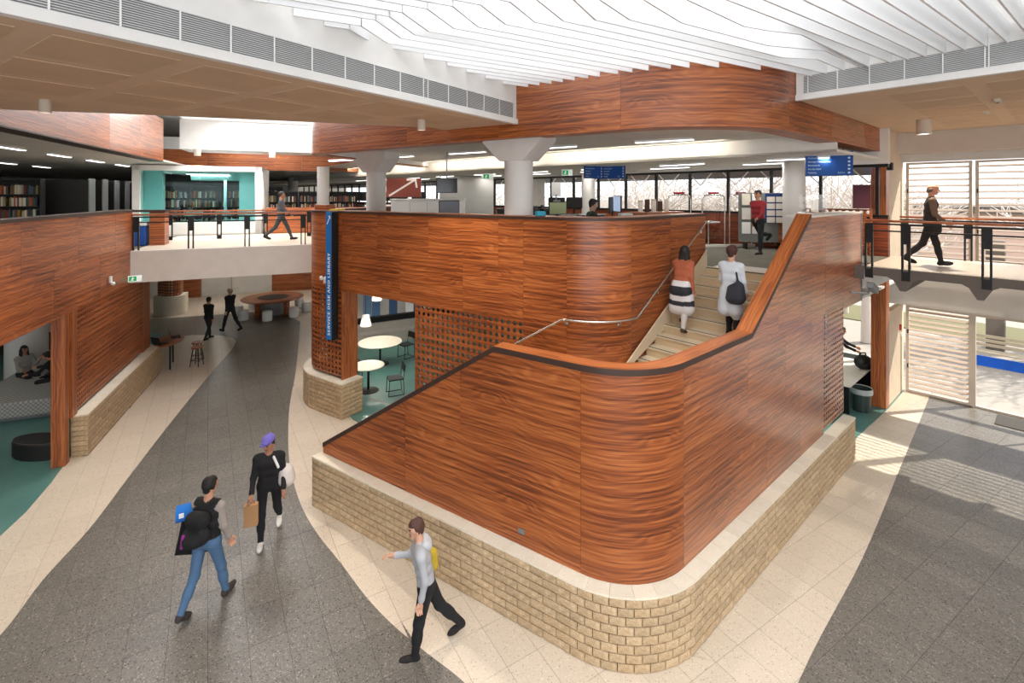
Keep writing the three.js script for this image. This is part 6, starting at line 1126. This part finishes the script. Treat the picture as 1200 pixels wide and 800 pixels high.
  return { g, ends, HP, T, add: (name, caps2, cell2, k, mat) => part(name, netMesh(caps2, cell2, k), mat, g), world };
}
const cloth = (c, o = {}) => std(c, { roughness: 0.9, ...o });
const heading = (dx, dz) => Math.atan2(dx, dz);
// woman in white hoodie striding left beside the staircase plinth
{
  const p = person('person in grey-white hoodie and black trousers striding past the brick plinth', [-1.08, 0.0, -6.22], heading(-0.95, 0.2), { height: 1.66, cell: 0.012, hipY: 0.87, lean: 0.16, width: 1.22, thick: 1.12, thigh: [0.22, -0.42], knee: [0.1, 0.35], foot: [0.05, -0.5], arm: [-0.25, 0.35], elbow: [0.45, 1.5], armOut: [0.12, 0.12], foreOut: [0.0, -0.3], headTurn: 0.2, colors: { skin: 0xc99a80, top: 0xa9aaae, legs: 0x151517, shoe: 0x1c1a19, hair: 0x4a2d22 } });
  p.add('hood', [cap(p.T(0.5, -0.07, -0.07), p.T(0.5, 0.07, -0.07), 0.055, 0.055, 0), cap(p.T(0.46, -0.05, -0.1), p.T(0.46, 0.05, -0.1), 0.05, 0.05, 0)], 0.01, 0.03, cloth(0xb5b6b9));
  p.add('yellow_bag', [cap(p.T(0.2, -0.18, -0.12), p.T(0.05, -0.18, -0.1), 0.07, 0.08, 0), cap(p.T(0.44, -0.1, 0.0), p.T(0.2, -0.19, -0.1), 0.014, 0.014, 0)], 0.01, 0.03, cloth(0xb59a2c));
}
// person with backpack, blue roll and dark garment over the arm, seen from behind
{
  const p = person('person in black top and jeans with a backpack, walking away on the grey tiles', [-4.22, 0, -6.85], heading(0.15, -1), { height: 1.74, hipY: 0.91, cell: 0.012, lean: 0.06, thigh: [-0.22, 0.3], knee: [0.4, 0.1], foot: [-0.4, 0.05], arm: [0.35, 0.05], elbow: [1.2, 0.35], armOut: [0.25, 0.14], headTurn: -0.15, bareArms: false, colors: { skin: 0xc08f73, top: 0x141416, sleeve: 0x9a9088, legs: 0x4b6a8c, shoe: 0x3a3230, hair: 0x15110f } });
  p.add('backpack', [cap(p.T(0.16, -0.07, -0.2), p.T(0.16, 0.07, -0.2), 0.11, 0.11, 0), cap(p.T(0.36, -0.06, -0.19), p.T(0.36, 0.06, -0.19), 0.1, 0.1, 0), cap(p.T(0.12, -0.05, -0.29), p.T(0.12, 0.05, -0.29), 0.06, 0.06, 0)], 0.012, 0.05, cloth(0x121214));
  p.add('purple_tag', [cap(p.T(0.2, 0.1, -0.3), p.T(0.06, 0.12, -0.3), 0.025, 0.02, 0)], 0.008, 0.01, cloth(0x8a2a86));
  const w = p.ends[0].wr, roll = p.world(add(w, [0.1, 0.06, -0.22]));
  const g = thing('yoga_mat', 'bright blue rolled mat with white stripes held under the arm', 'rolled mat', roll, 0.5); const c = new THREE.CylinderGeometry(0.11, 0.11, 0.4, 28); c.rotateZ(Math.PI / 2); part('roll', clean(c), cloth(0x1f6fc4), g); for (const x of [0.1, 0.14]) { const b = new THREE.CylinderGeometry(0.112, 0.112, 0.012, 28); b.rotateZ(Math.PI / 2); b.translate(x, 0, 0); part('stripe', clean(b), cloth(0xe8ecf2), g); } part('white_label', rbox(0.06, 0.06, 0.02, 0.004, -0.13, 0.02, 0.105), cloth(0xeeeeee), g);
  const gm = p.world(add(w, [0.16, -0.12, -0.12])); const s = thing('folded_garment', 'black folded garment hanging over the forearm below the blue roll', 'garment', gm, 0.4);
  const sh = new THREE.Shape([[-0.1, 0.12], [0.1, 0.14], [0.2, -0.4], [0.02, -0.44], [-0.28, -0.46]].map((v) => new THREE.Vector2(...v))), e = new THREE.ExtrudeGeometry(sh, { depth: 0.07, bevelEnabled: true, bevelSize: 0.03, bevelThickness: 0.03, bevelSegments: 3 }); e.scale(-1, 1, 1); e.computeVertexNormals(); part('cloth', boxUV(e), cloth(0x111113), s);
}
// person with purple cap walking towards the viewpoint
{
  const p = person('person in black with a purple cap and white shoulder bag, walking towards the stairs', [-4.02, 0, -8.2], heading(0.35, 1), { height: 1.72, hipY: 0.9, cell: 0.012, lean: 0.08, thigh: [-0.25, 0.2], knee: [0.5, 0.08], foot: [-0.4, 0], arm: [0.1, 0.2], elbow: [0.5, 0.5], armOut: [0.18, 0.16], headTurn: -0.5, headPitch: 0.15, hair: 'short', colors: { skin: 0xa97b60, top: 0x17161a, legs: 0x15151a, shoe: 0xe4e0da, hair: 0x241a16 } });
  p.add('cap', [cap(p.HP(0, 0.08, -0.03), p.HP(0, 0.08, 0.02), 0.088, 0.085, 0), cap(p.HP(-0.035, 0.075, 0.1), p.HP(0.035, 0.075, 0.1), 0.018, 0.018, 0), cap(p.HP(-0.04, 0.068, 0.15), p.HP(0.04, 0.068, 0.15), 0.012, 0.012, 0)], 0.008, 0.03, cloth(0x6f66b8));
  p.add('white_bag', [cap(p.T(0.18, 0.25, 0.02), p.T(0.06, 0.26, 0.03), 0.11, 0.13, 0), cap(p.T(0.16, 0.27, -0.06), p.T(0.04, 0.28, -0.06), 0.09, 0.11, 0), cap(p.T(0.48, 0.15, 0.02), p.T(0.2, 0.24, 0.06), 0.016, 0.016, 0), cap(p.T(0.48, 0.15, -0.02), p.T(0.2, 0.24, -0.06), 0.016, 0.016, 0)], 0.011, 0.05, cloth(0xd9cfc8));
  p.add('white_strap', [cap(p.T(0.5, 0.08, 0.09), p.T(0.34, 0.15, 0.13), 0.02, 0.02, 0)], 0.009, 0.01, cloth(0xe8e6e2));
  const h = p.world(add(p.ends[1].wr, [0, -0.28, 0.02])), b = thing('paper_bag', 'brown paper bag carried by the person in the purple cap', 'bag', h, 0.3); part('bag_body', rbox(0.2, 0.34, 0.1, 0.01), cloth(0xb98d62), b); part('handle', tube([[-0.05, 0.16, 0], [-0.04, 0.22, 0], [0.04, 0.22, 0], [0.05, 0.16, 0]], 0.006, 16), cloth(0x9a7450), b);
}
// the pair climbing the stairs
const stepAt = (t) => LAND + (FLOOR1 - LAND) / 10 * (Math.floor((t - 3.1) / ((5.64 - 3.1) / 9)) + 1);
{
  const q = FR(3.98, 1.95), p = person('person with orange jumper and black and white striped skirt climbing the stairs', [q[0], stepAt(3.98), q[1]], heading(...eR), { height: 1.62, hipY: 0.86, lean: 0.2, thigh: [0.75, -0.1], knee: [0.9, 0.1], foot: [0, -0.2], arm: [0.3, -0.3], elbow: [0.7, 0.5], hair: 'long', colors: { skin: 0xa9785c, top: 0xa4583a, legs: 0xcfc9c4, shoe: 0x4a3a30, hair: 0x19130f } });
  p.add('striped_skirt', [cap(p.T(0.02, -0.07), p.T(0.02, 0.07), 0.13, 0.13, 0xd6d2d0), cap(p.T(-0.1, -0.09), p.T(-0.1, 0.09), 0.14, 0.14, 0x26262b), cap(p.T(-0.22, -0.1, 0.06), p.T(-0.22, 0.1, 0.06), 0.15, 0.15, 0xd6d2d0), cap(p.T(-0.34, -0.11, 0.09), p.T(-0.34, 0.11, 0.09), 0.15, 0.15, 0x2b2b30), cap(p.T(-0.45, -0.12, 0.1), p.T(-0.45, 0.12, 0.1), 0.15, 0.15, 0xcfcac8)], 0.012, 0.04, bodyMat);
}
{
  const q = FR(3.98, 0.98), p = person('person in long pale grey coat with dark shoulder bag climbing the stairs', [q[0], stepAt(3.98), q[1]], heading(...eR), { height: 1.66, hipY: 0.88, lean: 0.06, coat: 0.34, thigh: [0.5, 0], knee: [0.6, 0], arm: [0.1, 0.1], elbow: [0.6, 0.3], hair: 'short', colors: { skin: 0xb58a70, top: 0xb9bcc0, legs: 0x161518, shoe: 0x1c1816, hair: 0x3a201c } });
  p.add('beanie', [cap(p.HP(0, 0.06, -0.03), p.HP(0, 0.07, 0.01), 0.094, 0.09, 0)], 0.009, 0.02, cloth(0x452724));
  p.add('shoulder_bag', [cap(p.T(0.1, -0.2, -0.13), p.T(-0.08, -0.2, -0.13), 0.1, 0.13, 0), cap(p.T(0.46, -0.1, -0.06), p.T(0.14, -0.2, -0.13), 0.018, 0.018, 0), cap(p.T(0.05, -0.1, -0.15), p.T(-0.1, -0.1, -0.15), 0.09, 0.11, 0)], 0.012, 0.05, cloth(0x24252c));
}
// man on the right footbridge
{
  const q = FR(9.42, -0.98), p = person('man in dark suit with dark jacket over his arm walking along the right footbridge', [q[0], FLOOR1, q[1]], heading(0.75, 0.5), { height: 1.8, hipY: 0.92, thigh: [0.28, -0.3], knee: [0.08, 0.45], foot: [0.1, -0.4], arm: [-0.2, 0.1], elbow: [0.3, 0.7], width: 1.12, hair: 'bald', lean: 0.05, colors: { skin: 0xc58a6e, top: 0x2a211e, sleeve: 0x6b5342, legs: 0x1e1816, shoe: 0x17120f, hair: 0x6d5a4c } });
  p.add('jacket', [cap(p.T(-0.02, -0.12, 0.08), p.T(-0.14, -0.12, 0.08), 0.1, 0.11, 0), cap(p.T(-0.02, 0.1, 0.1), p.T(-0.14, 0.1, 0.1), 0.09, 0.1, 0)], 0.012, 0.06, cloth(0x2b2320));
}
// woman in red in the library, walker on the left footbridge, librarian
{
  person('person in red top and black trousers passing the brochure stand', [6.66, FLOOR1, -13.4], heading(-0.8, 0.4), { height: 1.7, hipY: 0.9, cell: 0.018, thigh: [0.1, -0.6], knee: [0.05, 0.9], foot: [0, -0.6], arm: [0.4, -0.4], elbow: [0.6, 0.5], colors: { top: 0x8c1f27, legs: 0x1b2024, hair: 0x2a1a17 } });
  const q = FM(5.0, 3.55); person('dark dressed walker crossing the white left footbridge', [q[0], FLOOR1 + 0.006, q[1]], heading(...nM), { height: 1.68, hipY: 0.9, cell: 0.018, thigh: [0.45, -0.45], knee: [0.1, 0.4], foot: [0.1, -0.4], arm: [-0.4, 0.4], elbow: [0.3, 0.4], colors: { top: 0x55565a, legs: 0x43464b, shoe: 0x2a2a2c, hair: 0x3b342f } });
  person('librarian in dark green jumper sitting at the service desk', [1.72, FLOOR1 + 0.16, -10.95], heading(1, -0.15), { height: 1.66, hipY: 0.56, cell: 0.014, thigh: [1.5, 1.5], knee: [1.4, 1.4], arm: [0.5, 0.5], elbow: [1.0, 1.0], lean: 0.1, headPitch: 0.1, colors: { skin: 0xc19a82, top: 0x2a3029, legs: 0x222222, hair: 0x14100e } });
  officeChair(1.72, FLOOR1, -10.95, heading(1, -0.15));
}
// pair walking under the left footbridge
{
  person('person in black suit walking beside the bald man under the left footbridge', [-11.95, 0, -19.5], heading(0.2, -1), { height: 1.66, hipY: 0.89, cell: 0.018, thigh: [0.3, -0.25], knee: [0.15, 0.3], arm: [0.2, -0.2], elbow: [0.3, 0.3], colors: { top: 0x1a191b, legs: 0x1f1e20, hair: 0x15110f } });
  person('bald man in black jacket walking beside a companion under the left footbridge', [-11.7, 0, -20.55], heading(-0.85, -0.3), { height: 1.8, hipY: 0.91, cell: 0.018, thigh: [0.35, -0.4], knee: [0.1, 0.3], foot: [0.1, -0.4], arm: [-0.2, 0.3], elbow: [0.3, 0.5], hair: 'bald', colors: { skin: 0xc79a80, top: 0x18181a, legs: 0x1a1a1c, hair: 0x8f8580 } });
}
// two people seated on the lounge platform, one at the window desk
{
  person('seated person with long dark hair and grey top on the lounge platform beside the column', [-14.0, 0.0, -14.2], heading(0.9, 0.3), { height: 1.62, hipY: 0.62, cell: 0.016, thigh: [1.45, 1.45], knee: [1.2, 1.2], arm: [0.7, 0.5], elbow: [1.6, 0.9], hair: 'long', colors: { skin: 0x9a6e55, top: 0x8f8a84, legs: 0x17161a, hair: 0x140f0d } });
  person('seated person in black hunched and writing on the grey lounge platform', [-12.75, 0.0, -13.95], heading(-0.95, 0.25), { height: 1.62, hipY: 0.62, cell: 0.016, lean: 0.45, thigh: [1.5, 1.6], knee: [1.9, 0.6], thighOut: [0.5, 0.3], arm: [0.6, 0.8], elbow: [0.8, 0.7], hair: 'short', colors: { skin: 0xb58468, top: 0x131315, legs: 0x141416, hair: 0x16110f } });
  const q = FR(12.6, 1.78); person('person in black standing at the window desk beyond the perforated panel', [q[0], 0, q[1]], heading(0.9, 0.6), { height: 1.7, hipY: 0.9, cell: 0.016, lean: 0.3, width: 1.15, arm: [0.7, 0.7], elbow: [0.5, 0.5], hair: 'long', colors: { top: 0x0f0f11, legs: 0x121214, hair: 0x120e0c } });
}
shade(scene);
renderer.render(scene, camera);
